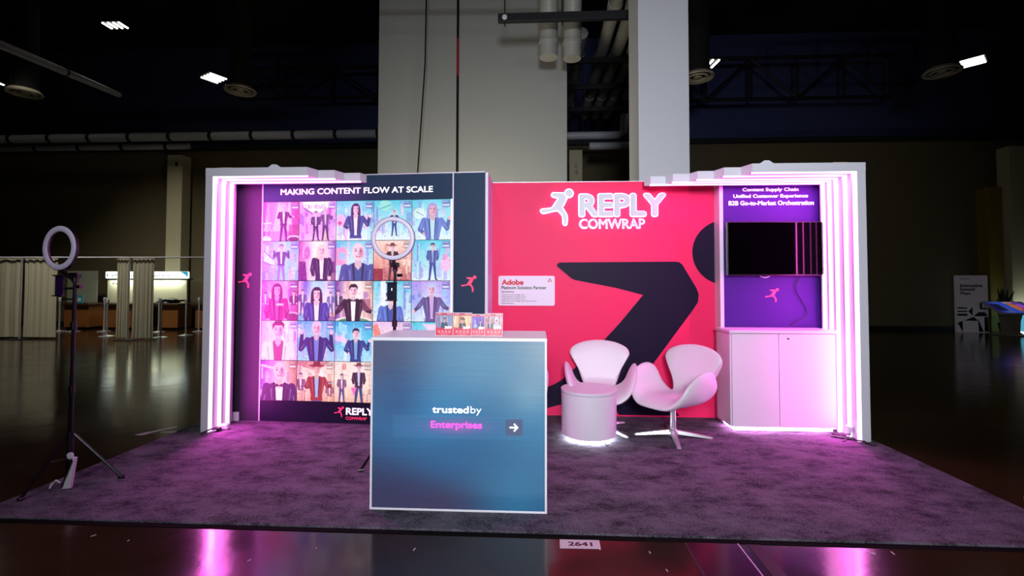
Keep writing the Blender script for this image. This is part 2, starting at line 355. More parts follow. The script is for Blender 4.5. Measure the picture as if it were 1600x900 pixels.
def tile(k):
    P = Pic(90, 98); rng = random.Random(100 + k); r, c = divmod(k, 5)
    blue = ['#8fd8f5', '#b9a8f0', '#e6f4ff', '#6f86e0', '#f3b6e6', '#9be7ee']; warm = ['#f2b8a0', '#ffe3cf', '#d98a86', '#fff1e2', '#b0647e']; mag = ['#e85fd0', '#f3a3e6', '#9a3fc0', '#ffd9f4']
    def cyan(): P.grad([C('#58cfe6'), C('#a6e9f4'), C('#e8fbff')]); city(P, rng, blue, 20)
    if k == 0:
        P.grad([C('#c84fd8'), C('#b98af0'), C('#d6a0f0'), C('#e66fcb'), C('#b03a8e')], True)
        for x, w_, col in ((.12, .1, '#f6a8ee'), (.42, .16, '#a9c8ff'), (.7, .12, '#ffc6e8')): P.poly([(x, 0), (x + .05, 0), (x + w_, .75), (x - w_, .75)], C(col), .55)
        P.rect(.78, .98, .02, .2, C('#c98a96'), .8)
        P.cap(.10, .45, .10, .85, .008, .008, (1, 1, 1)); P.cap(.02, .55, .24, .53, .012, .012, (1, 1, 1)); P.ell(.1, .95, .14, .08, C('#fbeaff')); P.ell(.85, .95, .2, .10, C('#f6d0ee')); P.ell(.85, .955, .15, .06, C('#7a2f6e'))
        for q in range(14): P.ell(rng.uniform(0, .3), rng.uniform(.5, .98), .012, .014, (1, 1, 1), 1, .8)
        P.rect(.72, 1, .58, .85, C('#a04488'), .7); person(P, .57, .07, .145, coat='#5f1f6e', hair='#d8b8d0', style='bald', arms='point', legs='#6a1f76')
    elif k == 1:
        P.grad([C('#e3b0ee'), C('#c79af0'), C('#e7c4f5')]); city(P, rng, mag + ['#7c5fd0', '#f7dca8'], 18, '#5a2f90')
        P.poly([(.08, 0), (.82, 0), (.86, .1), (.62, .28), (.36, .28), (.12, .16)], C('#e9fff2')); P.cap(.12, .17, .36, .32, .012, .012, C('#6a4a90')); P.cap(.6, .3, .72, .16, .012, .012, C('#6a4a90'))
        for a_, x in zip('LAS VEGAS', [.17, .23, .29, 0, .41, .47, .53, .59, .65]):
            if a_ == ' ': continue
            g = {'L': [(0, 0, 0, 1), (0, 1, 1, 1)], 'A': [(0, 1, .5, 0), (.5, 0, 1, 1), (.2, .6, .8, .6)], 'S': [(1, 0, 0, .2), (0, .2, 1, .75), (1, .75, 0, 1)], 'V': [(0, 0, .5, 1), (.5, 1, 1, 0)], 'E': [(0, 0, 0, 1), (0, 0, 1, 0), (0, .5, .8, .5), (0, 1, 1, 1)], 'G': [(1, 0, 0, .2), (0, .2, 0, .9), (0, .9, 1, 1), (1, 1, 1, .55)]}[a_]
            for q in g: P.cap(x + q[0] * .035, .09 + q[1] * .09, x + q[2] * .035, .09 + q[3] * .09, .006, .006, C('#8a6aa0'))
        person(P, .45, .25, .115, coat='#4a2a6a', shirt='#cdd9f4', hair='#5a2a60', legs='#3c2458', halo=.3); person(P, .71, .18, .125, coat='#6a4a8a', shirt='#e6d0f4', hair='#ead0f0', style='bald', arms='wave', legs='#43285e', halo=.3)
    elif k == 2:
        cyan(); P.ell(.12, .5, .13, .16, C('#f2c0ea')); P.ell(.1, .56, .05, .05, C('#e04a90')); person(P, .52, .08, .24, coat='#3f4a94', hair='#4a2468', style='long', arms='wave')
    elif k == 3:
        cyan(); P.ell(.3, .14, .17, .14, C('#9beadf')); P.cap(.15, .22, .45, .12, .01, .01, C('#4fa0b0'))
        person(P, .54, .25, .10, coat='#3a4a9a', hair='#b08a90', arms='open', legs='#2d3a88')
    elif k == 4:
        cyan(); P.ell(.2, .35, .17, .14, C('#d6f6f2')); P.cap(.1, .3, .3, .4, .01, .01, C('#70a0b8')); person(P, .53, .10, .28, coat='#6a82d0', shirt='#bfe6ff', hair='#a9a2dc', style='long', arms='wave', skin='#f0c0c8')
    elif k == 5:
        P.grad([C('#a88af0'), C('#8fb8f6'), C('#8fdcf4'), C('#8ab4f4')], True); city(P, rng, blue, 18)
        P.poly([(.04, .25), (.32, .48), (.30, .62), (.03, .52)], C('#f2eaff')); P.cap(.04, .25, .32, .48, .01, .01, C('#6a58b8')); P.cap(.03, .52, .30, .62, .01, .01, C('#6a58b8'))
        person(P, .52, .08, .15, coat='#5a4a94', shirt='#cfe6f6', hair='#6a5aa0', arms='up', legs='#8a7fd0')
    elif k == 6:
        P.grad([C('#c24fb0'), C('#e6b0d8'), C('#fff6e4'), C('#fff8ea'), C('#e6c8e0'), C('#9a5ac0')], True); P.ell(.22, .3, .12, .22, C('#f0b0de')); P.ell(.22, .3, .08, .16, C('#c070c0'))
        for x in (.06, .14, .92): P.cap(x, .55, x + .02, .98, .05, .07, C('#7a2a86')); P.ell(x, .48, .035, .045, C('#c88ab8'))
        P.rect(.72, 1, .8, 1, C('#b08098'), .7); person(P, .62, .10, .26, coat='#352a5c', shirt='#fff0f4', hair='#f4dccb', style='long', arms='down', halo=.2)
    elif k == 7:
        cyan(); P.poly([(0, .2), (.24, .14), (.30, .3), (.28, .62), (0, .62)], C('#f29ac8')); P.poly([(.08, .28), (.26, .32), (.25, .48), (.08, .46)], C('#8fc4f0'))
        person(P, .60, .03, .45, coat='#4a5aa4', shirt='#3a5a9a', hair='#e0c0c8', style='bald')
    elif k == 8:
        P.grad([C('#ffe0d0'), C('#f0b0a0'), C('#b8605e')]); city(P, rng, warm, 22, '#7a2a30', 1.3); P.rect(0, .26, .7, 1, C('#9a3440')); person(P, .50, .10, .14, coat='#3a2434', hair='#6a3030', hat='#8a4038', shirt='#e6c0b0', legs='#5a2c38', arms='point')
    elif k == 9:
        cyan(); P.ell(.88, .58, .13, .2, C('#f6c6ee')); P.ell(.86, .42, .07, .08, C('#f0a6e0')); person(P, .54, .08, .14, coat='#4f62b0', shirt='#8fa8e0', hair='#20224a', legs='#3f4a9c')
    elif k == 10:
        P.grad([C('#d24fd0'), C('#e07ad4'), C('#d890c8'), C('#b04090')], True); city(P, rng, mag, 14, '#7a1a80')
        P.ell(.84, .86, .20, .08, C('#f3b4de')); P.rect(.64, 1, .86, 1, C('#a02a80')); P.ell(.84, .87, .15, .05, C('#8a3070')); person(P, .42, .08, .29, coat='#c02a94', shirt='#d84aa8', hair='#8a2074', style='long', skin='#f0a8d8', arms='down')
        P.rect(.4, .6, .57, .63, C('#ffe6fa'), .8); person(P, .88, .25, .10, coat='#7a2a78', halo=0); person(P, .1, .3, .09, coat='#c060c8', halo=0)
    elif k == 11:
        P.grad([C('#e6b8d8'), C('#6a5ad0'), C('#9adcf4'), C('#8ad0f0'), C('#e8d8e8'), C('#7a8ad0')], True); P.glow(.5, .8, .6, .4, (1, .97, .95), .9)
        P.ell(.8, .86, .22, .09, C('#f0b0a4')); P.ell(.1, .92, .16, .1, C('#7ab8d8')); P.rect(.62, 1, .88, 1, C('#9a6aa0')); person(P, .12, .22, .10, coat='#4a3f9a', legs='#3f3490', halo=0)
        person(P, .88, .28, .09, coat='#5a5ab0', legs='#4a4490', halo=0); person(P, .50, .17, .30, coat='#3f44a8', shirt='#e6f0ff', hair='#3a2448', style='long', arms='down')
    elif k == 12:
        P.grad([C('#6a3aa0'), C('#f0d8d0'), C('#fff4e8'), C('#c89a90')], True); city(P, rng, warm + ['#8a5aa0'], 14, '#5a3050'); P.ell(.5, 1.0, .5, .12, C('#f4ecd8')); P.ell(.5, 1.02, .42, .10, C('#3f8a68'))
        person(P, .08, .24, .11, coat='#3a2850', halo=0); person(P, .48, .09, .29, coat='#2c2030', shirt='#ffffff', hair='#2c2028', tie='#201820', arms='open')
        P.ell(.82, .35, .06, .08, C('#c090c0')); P.rect(.72, .94, .45, .75, C('#a05070'), .6)
    elif k == 13:
        cyan(); P.rect(.2, .34, 0, .6, C('#e6fbff')); P.rect(.62, .8, .1, .7, C('#8adcf0')); person(P, .46, .25, .30, coat='#5a7ad0', shirt='#3a5aa8', hair='#3a3a80')
    elif k == 14:
        P.grad([C('#b79af0'), C('#a0b8f8'), C('#d8f0fc')]); city(P, rng, blue + ['#e0a8e8'], 20); person(P, .52, .07, .26, coat='#6a5a9a', shirt='#d0a8e8', hair='#b8d0f4', arms='open', skin='#f0c8e0')
    elif k == 15:
        P.grad([C('#d8a0f0'), C('#f2c8f8'), C('#fdeaff'), C('#c8a0f0')], True); city(P, rng, mag + ['#ffffff', '#8a5ad0'], 22, '#8a2aa0', 1.4); person(P, .47, .02, .41, coat='#f3e6fa', shirt='#d8408a', hair='#8a2468', skin='#fbc8e0')
    elif k == 16:
        P.grad([C('#4aa0e8'), C('#5ab8ee'), C('#9adcf6')]); city(P, rng, blue, 22, '#2a3a9a', 1.3); person(P, .51, .02, .31, coat='#2e2f7e', shirt='#6a86d8', hair='#e0c8ec', arms='up', skin='#f4c8e0')
    elif k == 17:
        P.grad([C('#2aa8dc'), C('#5ad0ee'), C('#b0ecf8')]); P.poly([(.1, .02), (.32, .1), (.34, .34), (.1, .26)], C('#8ae0f8')); P.poly([(0, .28), (.34, .44), (.34, .56), (0, .48)], C('#f0c8f4')); city(P, rng, blue, 12, '#2a5ab0'); person(P, .56, .18, .23, coat='#2c4490', shirt='#7ab0e0', hair='#20264e', arms='wave')
    elif k == 18:
        P.grad([C('#e8c8f0'), C('#f4dcd8'), C('#e8b8b0')]); city(P, rng, warm + ['#d8b0e8'], 18, '#8a3a50'); P.poly([(0, .1), (.12, .05), (.3, .5), (.1, .7)], C('#f09080')); person(P, .5, .25, .2, coat='#8a4a50', hair='#5a2a30')
    elif k == 19:
        cyan(); P.poly([(.3, .05), (.7, .05), (.5, .3)], C('#f4d8f4')); person(P, .5, .35, .2, coat='#4a6ab8', hair='#c8d8f4')
    elif k == 20:
        P.grad([C('#7a2ab0'), C('#c86ad8'), C('#f0b8a0'), C('#b05a50')], True); P.cap(.0, .12, .4, .2, .03, .03, C('#f4d0c0'), .8); P.ell(.14, .82, .16, .12, C('#f0a0d8')); city(P, rng, warm + mag, 10, '#6a2050')
        person(P, .52, .02, .44, coat='#4a2a62', shirt='#fff4fa', hair='#e8b8b8', style='bald', tie='#3a1a40', skin='#fbd0cc')
    elif k == 21:
        P.grad([C('#f6d8c8'), C('#ffe8c8'), C('#e8a890')]); P.poly([(0, 0), (.9, 0), (.5, .25), (0, .1)], C('#c88080'), .7); city(P, rng, warm, 18, '#8a3a30', 1.2); person(P, .1, .3, .12, coat='#8a4a70', halo=0)
        person(P, .88, .5, .10, coat='#b05a70', halo=0); person(P, .53, .07, .25, coat='#a83c3c', shirt='#a8c0e8', hair='#7a3030', hat='#9a3838', arms='point', legs='#6a5a90', skin='#f8c8b0')
    elif k == 22:
        P.grad([C('#ffe8d8'), C('#fff2e0'), C('#f0c0a8')]); city(P, rng, warm, 20, '#8a3a40', 1.2); person(P, .2, .3, .11, coat='#8a5a80', legs='#4a4a8a', halo=0); person(P, .65, .06, .16, coat='#4a2840', shirt='#c8d8f4', hat='#8a4a50', legs='#3f4a80', hair='#6a3030')
        P.poly([(.44, .64), (.60, .62), (.53, .84)], C('#ff7ac0'))
    elif k == 23:
        P.grad([C('#ffe8d8'), C('#f0c8c0'), C('#c88a80')]); city(P, rng, warm, 20, '#8a3a40'); person(P, .5, .1, .22, coat='#7a4a60', hat='#6a3a30')
    else:
        cyan(); person(P, .5, .1, .22, coat='#4a6ab8', hair='#3a3a60', arms='up')
    badge(P, '#8a7a70' if k in (8, 12, 21, 22, 23, 20) else '#6a5ab0')
    return P.img

# ------------------------------------------------------------------ materials
M = {}
M['white_frame'] = mat('white_laminate', '#d9d9e2', .45, var=.02)
M['neon'] = mat('pink_white_led', '#ffffff', .5, emit=(1.0, .55, .94), es=1.7, var=.01)
M['navy'] = mat('navy_print', '#16182c', .5, var=.03, spec=.15)
M['navy2'] = mat('navy_blue_print', '#263c52', .5, var=.05, vscale=1.2, spec=.15)
M['pink'] = mat('hot_pink_print', '#e8265f', .5, var=.03, vscale=1.5, spec=.2)
M['darkprint'] = mat('dark_violet_print', '#1a0f2a', .5, var=.03, spec=.12)
M['purple'] = mat('purple_print', '#3d1c78', .5, var=.04, spec=.2)
M['alu'] = mat('white_aluminium_edge', '#dcdce4', .35, .2, var=.02)
M['white_letter'] = mat('white_lettering', '#f6f4fb', .5, var=.01)
M['lit_letter'] = mat('glowing_white_lettering', '#ffffff', .5, emit='#ffffff', es=.5, var=.01)  # emission also brightens printed letters on walls and cards
M['logo_pink'] = mat('coral_pink_print', '#ff4a78', .5, emit='#ff4a78', es=.12, var=.02)
M['white_lam'] = mat('white_cabinet_laminate', '#dad5df', .38, var=.015)
M['counter_white'] = mat('lit_white_counter_laminate', '#f8f6fc', .35, var=.01)  # lighter copy of the cabinet white, stronger light put into its colour
M['leather'] = mat('white_leatherette', '#d9d2da', .42, var=.02, bump=.05, bscale=220)
M['chrome'] = mat('polished_aluminium', '#e2e2e8', .3, .75, var=.03)
M['black'] = mat('black_plastic', '#0b0b0e', .35, var=.1)
M['blackmetal'] = mat('black_painted_steel', '#0a090d', .3, .3, var=.1)
M['gloss'] = mat('glossy_black_screen', '#020203', .05, var=.05, spec=.07)
M['ring'] = mat('frosted_lamp_diffuser', '#dcd4ec', .4, var=.02)
M['drape'] = mat('cream_drape', '#aca68e', .85, var=.08, vscale=3, bump=.15, bscale=40)
M['greywall'] = mat('grey_painted_wall', '#858786', .7, var=.05, vscale=.5, bump=.04, bscale=8)
M['lightcol'] = mat('light_grey_column_paint', '#cfd1d6', .65, var=.02, vscale=.6)
M['brownwall'] = mat('brown_hall_wall', '#5d5238', .75, var=.12, vscale=.35)
M['bluewall'] = mat('blue_black_upper_wall', '#3a4170', .8, var=.15, vscale=.3)
M['ceil'] = mat('black_ceiling', '#050505', .9, var=.2)
M['steel'] = mat('dark_truss_steel', '#121318', .6, .2, var=.2)
M['pvc'] = mat('grey_pvc_pipe', '#8f8f8a', .45, var=.08)
M['pipe'] = mat('pale_wrapped_pipe', '#b4b6bc', .4, var=.12, vscale=1.2)
M['cream'] = mat('cream_pillar_paint', '#b9b08f', .7, var=.05)
M['wood'] = mat('orange_brown_veneer', '#7a4a22', .45, var=.12, vscale=2)
M['woodtop'] = mat('dark_wood_top', '#3a2414', .35, var=.1)
M['tape'] = mat('white_vinyl_tape', '#d8c8d2', .5, var=.05)
M['yellow'] = mat('ochre_wall_paint', '#7a6a20', .7, var=.08)
M['tube'] = mat('cool_white_lamp_tube', '#ffffff', .4, emit='#f2f4e8', es=8.0, var=.01)
M['plaster'] = mat('dim_metal_ring', '#a8a08a', .5, .2, var=.08)

# floor: dark polished brown concrete, uneven gloss
def floor_mat():
    m = bpy.data.materials.new('polished_brown_concrete'); m.use_nodes = True; nt = m.node_tree; b = nt.nodes['Principled BSDF']
    tc = nt.nodes.new('ShaderNodeTexCoord'); n1 = nt.nodes.new('ShaderNodeTexNoise'); n1.inputs['Scale'].default_value = .9; n1.inputs['Detail'].default_value = 6
    nt.links.new(tc.outputs['Object'], n1.inputs['Vector'])
    cr = nt.nodes.new('ShaderNodeValToRGB'); cr.color_ramp.elements[0].color = (*lin('#1c1208'), 1); cr.color_ramp.elements[1].color = (*lin('#3a2a1a'), 1)
    cr.color_ramp.elements[0].position = .3; cr.color_ramp.elements[1].position = .75
    nt.links.new(n1.outputs['Fac'], cr.inputs[0]); nt.links.new(cr.outputs[0], b.inputs['Base Color'])
    mr = nt.nodes.new('ShaderNodeMapRange'); mr.inputs[3].default_value = .07; mr.inputs[4].default_value = .22
    n2 = nt.nodes.new('ShaderNodeTexNoise'); n2.inputs['Scale'].default_value = 2.2; n2.inputs['Detail'].default_value = 5
    nt.links.new(tc.outputs['Object'], n2.inputs['Vector']); nt.links.new(n2.outputs['Fac'], mr.inputs[0]); nt.links.new(mr.outputs[0], b.inputs['Roughness'])
    n3 = nt.nodes.new('ShaderNodeTexNoise'); n3.inputs['Scale'].default_value = 5; n3.inputs['Detail'].default_value = 4
    nt.links.new(tc.outputs['Object'], n3.inputs['Vector'])
    bp = nt.nodes.new('ShaderNodeBump'); bp.inputs['Strength'].default_value = .12; bp.inputs['Distance'].default_value = .01
    nt.links.new(n3.outputs['Fac'], bp.inputs['Height']); nt.links.new(bp.outputs['Normal'], b.inputs['Normal'])
    b.inputs['Specular IOR Level'].default_value = .55
    return m
M['floor'] = floor_mat()
def carpet_mat():
    m = bpy.data.materials.new('charcoal_pile_carpet'); m.use_nodes = True; nt = m.node_tree; b = nt.nodes['Principled BSDF']
    tc = nt.nodes.new('ShaderNodeTexCoord')
    n1 = nt.nodes.new('ShaderNodeTexNoise'); n1.inputs['Scale'].default_value = 3.8; n1.inputs['Detail'].default_value = 5; n1.inputs['Roughness'].default_value = .74
    mp = nt.nodes.new('ShaderNodeMapping'); mp.inputs['Scale'].default_value = (1, 1.7, 1)
    nt.links.new(tc.outputs['Object'], mp.inputs['Vector']); nt.links.new(mp.outputs[0], n1.inputs['Vector'])
    n2 = nt.nodes.new('ShaderNodeTexNoise'); n2.inputs['Scale'].default_value = 130; n2.inputs['Detail'].default_value = 3
    nt.links.new(tc.outputs['Object'], n2.inputs['Vector'])
    ad = nt.nodes.new('ShaderNodeMath'); ad.operation = 'MULTIPLY_ADD'; ad.inputs[1].default_value = .75
    nt.links.new(n2.outputs['Fac'], ad.inputs[0]); nt.links.new(n1.outputs['Fac'], ad.inputs[2])
    cr = nt.nodes.new('ShaderNodeValToRGB'); cr.color_ramp.elements[0].color = (*lin('#232129'), 1); cr.color_ramp.elements[1].color = (*lin('#6e6874'), 1)
    cr.color_ramp.elements[0].position = .66; cr.color_ramp.elements[1].position = 1.06 - .06
    nt.links.new(ad.outputs[0], cr.inputs[0]); nt.links.new(cr.outputs[0], b.inputs['Base Color'])
    b.inputs['Roughness'].default_value = .95; b.inputs['Specular IOR Level'].default_value = .1
    bp = nt.nodes.new('ShaderNodeBump'); bp.inputs['Strength'].default_value = .9; bp.inputs['Distance'].default_value = .012
    nt.links.new(ad.outputs[0], bp.inputs['Height']); nt.links.new(bp.outputs['Normal'], b.inputs['Normal'])
    return m
M['carpet'] = carpet_mat()

# ------------------------------------------------------------------ the hall
struct('floor', MB().box(-22, 22, -6, 17, -.2, 0), M['floor'])
struct('ceiling', MB().box(-22, 22, -6, 17, 10.0, 10.2), M['ceil'])
struct('wall_back', MB().box(-22, 22, 15.5, 15.7, 0, 5.95), M['brownwall'])
struct('wall_back_upper', MB().box(-22, 22, 16.4, 16.6, 5.95, 10), M['bluewall'])
struct('trim_1', MB().box(-22, 22, 15.35, 16.4, 5.95, 6.1), M['steel'])
struct('wall_left', MB().box(-22.2, -22, -6, 17, 0, 10), M['brownwall'])
struct('wall_right', MB().box(22, 22.2, -6, 17, 0, 10), M['brownwall'])
struct('wall_front', MB().box(-22, 22, -6.2, -6, 0, 10), M['brownwall'])
struct('baseboard_back', MB().box(-22, 22, 15.46, 15.5, 0, .12), M['steel'])
# wide grey wall block and square column behind the stand
o = MB().box(-2.745, .52, 8.0, 8.9, 0, 10, .01).build('wall_block', M['greywall']); tag(o, None, kind='structure'); o.name = 'wall_center'
o = MB().box(1.29, 1.92, 6.0, 6.62, 0, 10, .008).build('column', M['lightcol'])
tag(o, 'square light grey building column rising behind the pink wall', 'column')
struct('trim_2', MB().box(-1.365, -1.335, 7.99, 8.0, 0, 10), M['steel'])
for x0, x1, y, z, lab, m in ((-12.24, -11.72, 15.0, 5.68, 'pale cream pillar on the far wall, left of the stand', 'cream'), (14.2, 14.75, 14.9, 5.6, 'dim cream pillar on the far wall at right', 'cream'),
                             (.9, 1.26, 13.0, 5.1, 'beige pillar with a small letter plate, seen between wall block and column', 'cream'), (13.75, 14.15, 15.1, 4.4, 'ochre yellow pier on the far wall behind the map screens', 'yellow')):
    t = thing('pillar', lab, 'pillar', ((x0 + x1) / 2, y, 0)); MB().box(x0, x1, y, y + .4, 0, z, .01).build('shaft', M[m], t)
    if y == 13.0:
        MB().box(1.0, 1.17, y - .012, y, 4.36, 4.75).build('letter_plate', M['plaster'], t)
        text('lettering', 'C', 1.055, 1.115, 4.58, 4.70, y - .013, M['black'], t, .02); text('lettering', '15', 1.04, 1.13, 4.42, 4.53, y - .013, M['black'], t, .02)
    elif z == 5.68: MB().box(x0 + .3, x0 + .36, y - .03, y, 5.3, 5.44).build('wall_box', M['black'], t)

# ceiling steel
def truss(x0, x1, y, z0, z1, lab):
    t = thing('roof_truss', lab, 'truss', ((x0 + x1) / 2, y, z0))
    MB().tube([(x0, y, z0), (x1, y, z0)], .06, 8).build('bottom_chord', M['steel'], t); MB().tube([(x0, y, z1), (x1, y, z1)], .06, 8).build('top_chord', M['steel'], t)
    n = int((x1 - x0) / 1.35); xs = [x0 + (x1 - x0) * i / n for i in range(n + 1)]
    for i, x in enumerate(xs):
        MB().tube([(x, y, z0), (x, y, z1)], .045, 6).build('post', M['steel'], t)
        if i < n: MB().tube([(x, y, z1 if i % 2 == 0 else z0), (xs[i + 1], y, z0 if i % 2 == 0 else z1)], .04, 6).build('brace', M['steel'], t)
truss(-9.8, -3.6, 15.0, 7.5, 8.5, 'dark steel roof truss against the blue upper wall, left')
truss(3.9, 10.9, 15.0, 7.2, 8.5, 'dark steel roof truss against the blue upper wall, right')

def hibay(x, y, z, lab, yaw=0.0, n=4, L=.5):
    t = thing('high_bay_light', lab, 'ceiling light', (x, y, z), 'high bay ceiling lights')
    mw = Matrix.Translation((x, y, z)) @ Matrix.Rotation(yaw, 4, 'Z')
    MB().box(-.27, .27, -L / 2 - .03, L / 2 + .03, .02, .07, .01, mw=mw).build('housing', M['steel'], t)
    for k in range(n): MB().box(-.245 + k * .15, -.20 + k * .15, -L / 2, L / 2, -.01, .02, .008, mw=mw).build('lamp_tube', M['tube'], t)
    MB().tube([(x, y, z + .09), (x, y, 9.99)], .008, 6).build('hanger', M['steel'], t)
hibay(-8.56, 12.0, 6.85, 'lit four-tube ceiling lamp hanging left of the grey wall block', -.5, L=.42)
hibay(4.27, 12.0, 6.95, 'lit four-tube ceiling lamp glaring beside the light grey column', .1, L=.42)
hibay(10.67, 12.0, 6.85, 'lit four-tube ceiling lamp high at far right', .75, L=.42)
hibay(-11.35, 12.0, 8.35, 'small lit ceiling lamp highest up, far left', 0, L=.3)
hibay(-15.0, 12.0, 6.9, 'lit ceiling lamp at the left edge of the picture', 0, L=.5)

def disc(x, y, z, lab):
    Z_ = Matrix.Translation((0, 0, z))
    t = thing('ceiling_diffuser', lab, 'air diffuser', (x, y, z), 'round ceiling air diffusers')
    MB().lathe([(.34, 0), (.36, .03), (.30, .1), (.27, .1), (.29, .02), (.34, 0)], x, y, 28, Z_).build('outer_ring', M['plaster'], t, True)
    MB().lathe([(.21, -.01), (.24, .02), (.2, .05), (.17, .05), (.18, .01), (.21, -.01)], x, y, 24, Z_).build('inner_cone', M['plaster'], t, True)
    MB().lathe([(0, 0), (.09, .0), (.1, .02), (.06, .05), (0, .05)], x, y, 20, Z_).build('center_cone', M['plaster'], t, True)
    MB().lathe([(.26, .10), (.2, 9.99 - z)], x, y, 16, Z_).build('duct', M['ceil'], t, True)
disc(-7.18, 11, 6.05, 'round air diffuser below the lit lamp left of the wall block')
disc(-12.72, 11, 6.1, 'round air diffuser near the left edge')
disc(3.72, 11, 6.15, 'round air diffuser half hidden behind the light grey column')
disc(9.11, 11, 6.15, 'round air diffuser left of the far right lamp')

def banded(name, lab, pts, r, m, step, cat='pipe'):
    t = thing(name, lab, cat, pts[0]); MB().tube(pts, r, 14).build('pipe_run', m, t, True)
    a, b = Vector(pts[0]), Vector(pts[-1]); n = max(1, int((b - a).length / step)); d = (b - a).normalized()
    for k in range(n):
        p = a + (b - a) * ((k + .5) / n); MB().tube([p - d * .05, p + d * .05], r * 1.12, 14).build('clamp', M['steel'], t, True)
banded('pipe', 'long pale pipe running across the upper far wall, upper of the pair', [(-21, 13.9, 5.93), (-2.8, 13.9, 5.93)], .13, M['pipe'], 1.25)
banded('pipe', 'shorter pale pipe just below the long one, far left', [(-21, 14.2, 5.72), (-10.9, 14.2, 5.72)], .09, M['pipe'], 1.35)
banded('pipe', 'thin grey pipe slanting down from the upper left corner', [(-7.6, 5.7, 4.75), (-11.2, 12, 6.465)], .07, M['pipe'], 7)
# bundle of vent pipes between wall block and column
t = None
for (x, r, y0, y1, z0, z1, lab) in ((.19, .145, 6.2, 7.4, 5.3, 4.98, 'thick grey pipe elbow hanging before the wall block, left of the pair'), (.56, .14, 6.2, 7.4, 5.3, 4.95, 'thick grey pipe elbow hanging before the wall block, right of the pair')):
    t = thing('vent_pipe', lab, 'pipe', (x, y1, z1), 'grey ceiling pipes')
    MB().tube([(x, y1 - .6, 6.8), (x, y1 - .1, 5.6), (x, y1, 5.2), (x, y1, z1 - .02)], r, 18).build('pipe_run', M['pvc'], t, True)
    MB().tube([(x, y1, z1 + .2), (x, y1, z1 + .26)], r * 1.08, 18).build('coupling', M['pvc'], t, True)
for i, (xa, xb, y0, y1, za, zb, r) in enumerate(((.87, .87, 9.0, 13.4, 6.2, 6.2, .12), (1.35, 1.35, 6.75, 13.4, 6.2, 6.2, .12), (1.66, 1.66, 6.75, 13.4, 6.2, 6.2, .12), (1.96, 1.96, 6.75, 13.4, 6.2, 6.2, .11), (2.26, 2.26, 6.75, 12.1, 6.2, 6.2, .10))):
    t = thing('vent_pipe', 'grey ceiling pipe running away between wall block and column, ' + ['leftmost', 'second from left', 'third from left', 'fourth from left', 'rightmost'][i], 'pipe', (xa, y0, za), 'grey ceiling pipes')
    MB().tube([(xa, y0, za), (xb, y1, zb)], r, 14).build('pipe_run', M['pvc'], t, True)
    for f in (.2, .5, .8):
        p = Vector((xa, y0, za)).lerp(Vector((xb, y1, zb)), f); d = (Vector((xb, y1, zb)) - Vector((xa, y0, za))).normalized()
        MB().tube([p - d * .06, p + d * .06], r * 1.1, 14).build('coupling', M['pvc'], t, True)
t = thing('drain_pipe', 'pale horizontal pipe with elbow seen between wall block and column', 'pipe', (1.4, 12.3, 5.16))
MB().tube([(.4, 12.3, 5.27), (2.1, 12.3, 5.27), (2.25, 12.3, 5.35), (2.28, 12.3, 5.8)], .1, 14).build('upper_run', M['pipe'], t, True)
MB().tube([(1.4, 12.6, 5.08), (2.6, 12.6, 5.08), (2.75, 12.6, 5.2), (2.76, 12.6, 5.9)], .1, 14).build('lower_run', M['pipe'], t, True)
for q, y_ in ((1.2, 12.3), (2.28, 12.3), (1.6, 12.6), (2.76, 12.6)): MB().tube([(q, y_, 5.15), (q, y_, 9.99)], .012, 6).build('hanger', M['steel'], t)
for y, z, xa, lab in ((6.9, 5.32, -.57, 'nearest, reaching out over the wall block'), (9.7, 6.0, .62, 'second from the front'), (11, 6.0, .62, 'third from the front'), (12.4, 6.0, .62, 'farthest back')):
    t = thing('pipe_rack', 'black steel bar carrying the ceiling pipes, ' + lab, 'pipe support', ((xa + 1.4) / 2, y, z), 'pipe support bars')
    MB().box(xa, 3.0 if y > 7 else 1.45, y - .04, y + .04, z - .06, z + .06, .005).build('bar', M['steel'], t)
    for q in (xa + .1, xa + .95): MB().tube([(q, y, z - .12), (q, y, 9.99)], .01, 6).build('hanger', M['steel'], t)
    if xa < 0: MB().lathe([(.04, 0), (.035, .012), (0, .014)], 0, 0, 16, Matrix.Translation((xa + .1, y - .04, z)) @ Matrix.Rotation(math.pi / 2, 4, 'X')).build('end_washer', M['alu'], t)
tag(MB().tube([(-1.815, 7.6, 6.3), (-1.83, 7.6, 5.0), (-1.94, 7.6, 3.2), (-1.95, 7.6, 1.2), (-1.96, 7.6, 0)], .012, 6).build('power_cable', M['black']), 'thin black cable hanging down in front of the wall block, left', 'cable')
t = thing('conduit', 'black and red vertical line down the middle of the wall block', 'conduit', (-1.35, 7.9, 0))
MB().tube([(-1.35, 7.95, 0), (-1.35, 7.95, 4.95)], .02, 8).build('lower_run', M['black'], t); MB().tube([(-1.35, 7.95, 4.95), (-1.35, 7.95, 5.6)], .02, 8).build('red_run', mat('red_conduit', '#8a1420', .4), t)
MB().tube([(-1.35, 7.95, 5.6), (-1.35, 7.95, 9.99)], .02, 8).build('upper_run', M['black'], t)
tag(MB().tube([(-13, 7.0, 6.05), (1.2, 7.0, 5.78)], .03, 8).build('ceiling_rail', M['steel']), 'thin dark rail crossing the very top of the picture', 'rail')

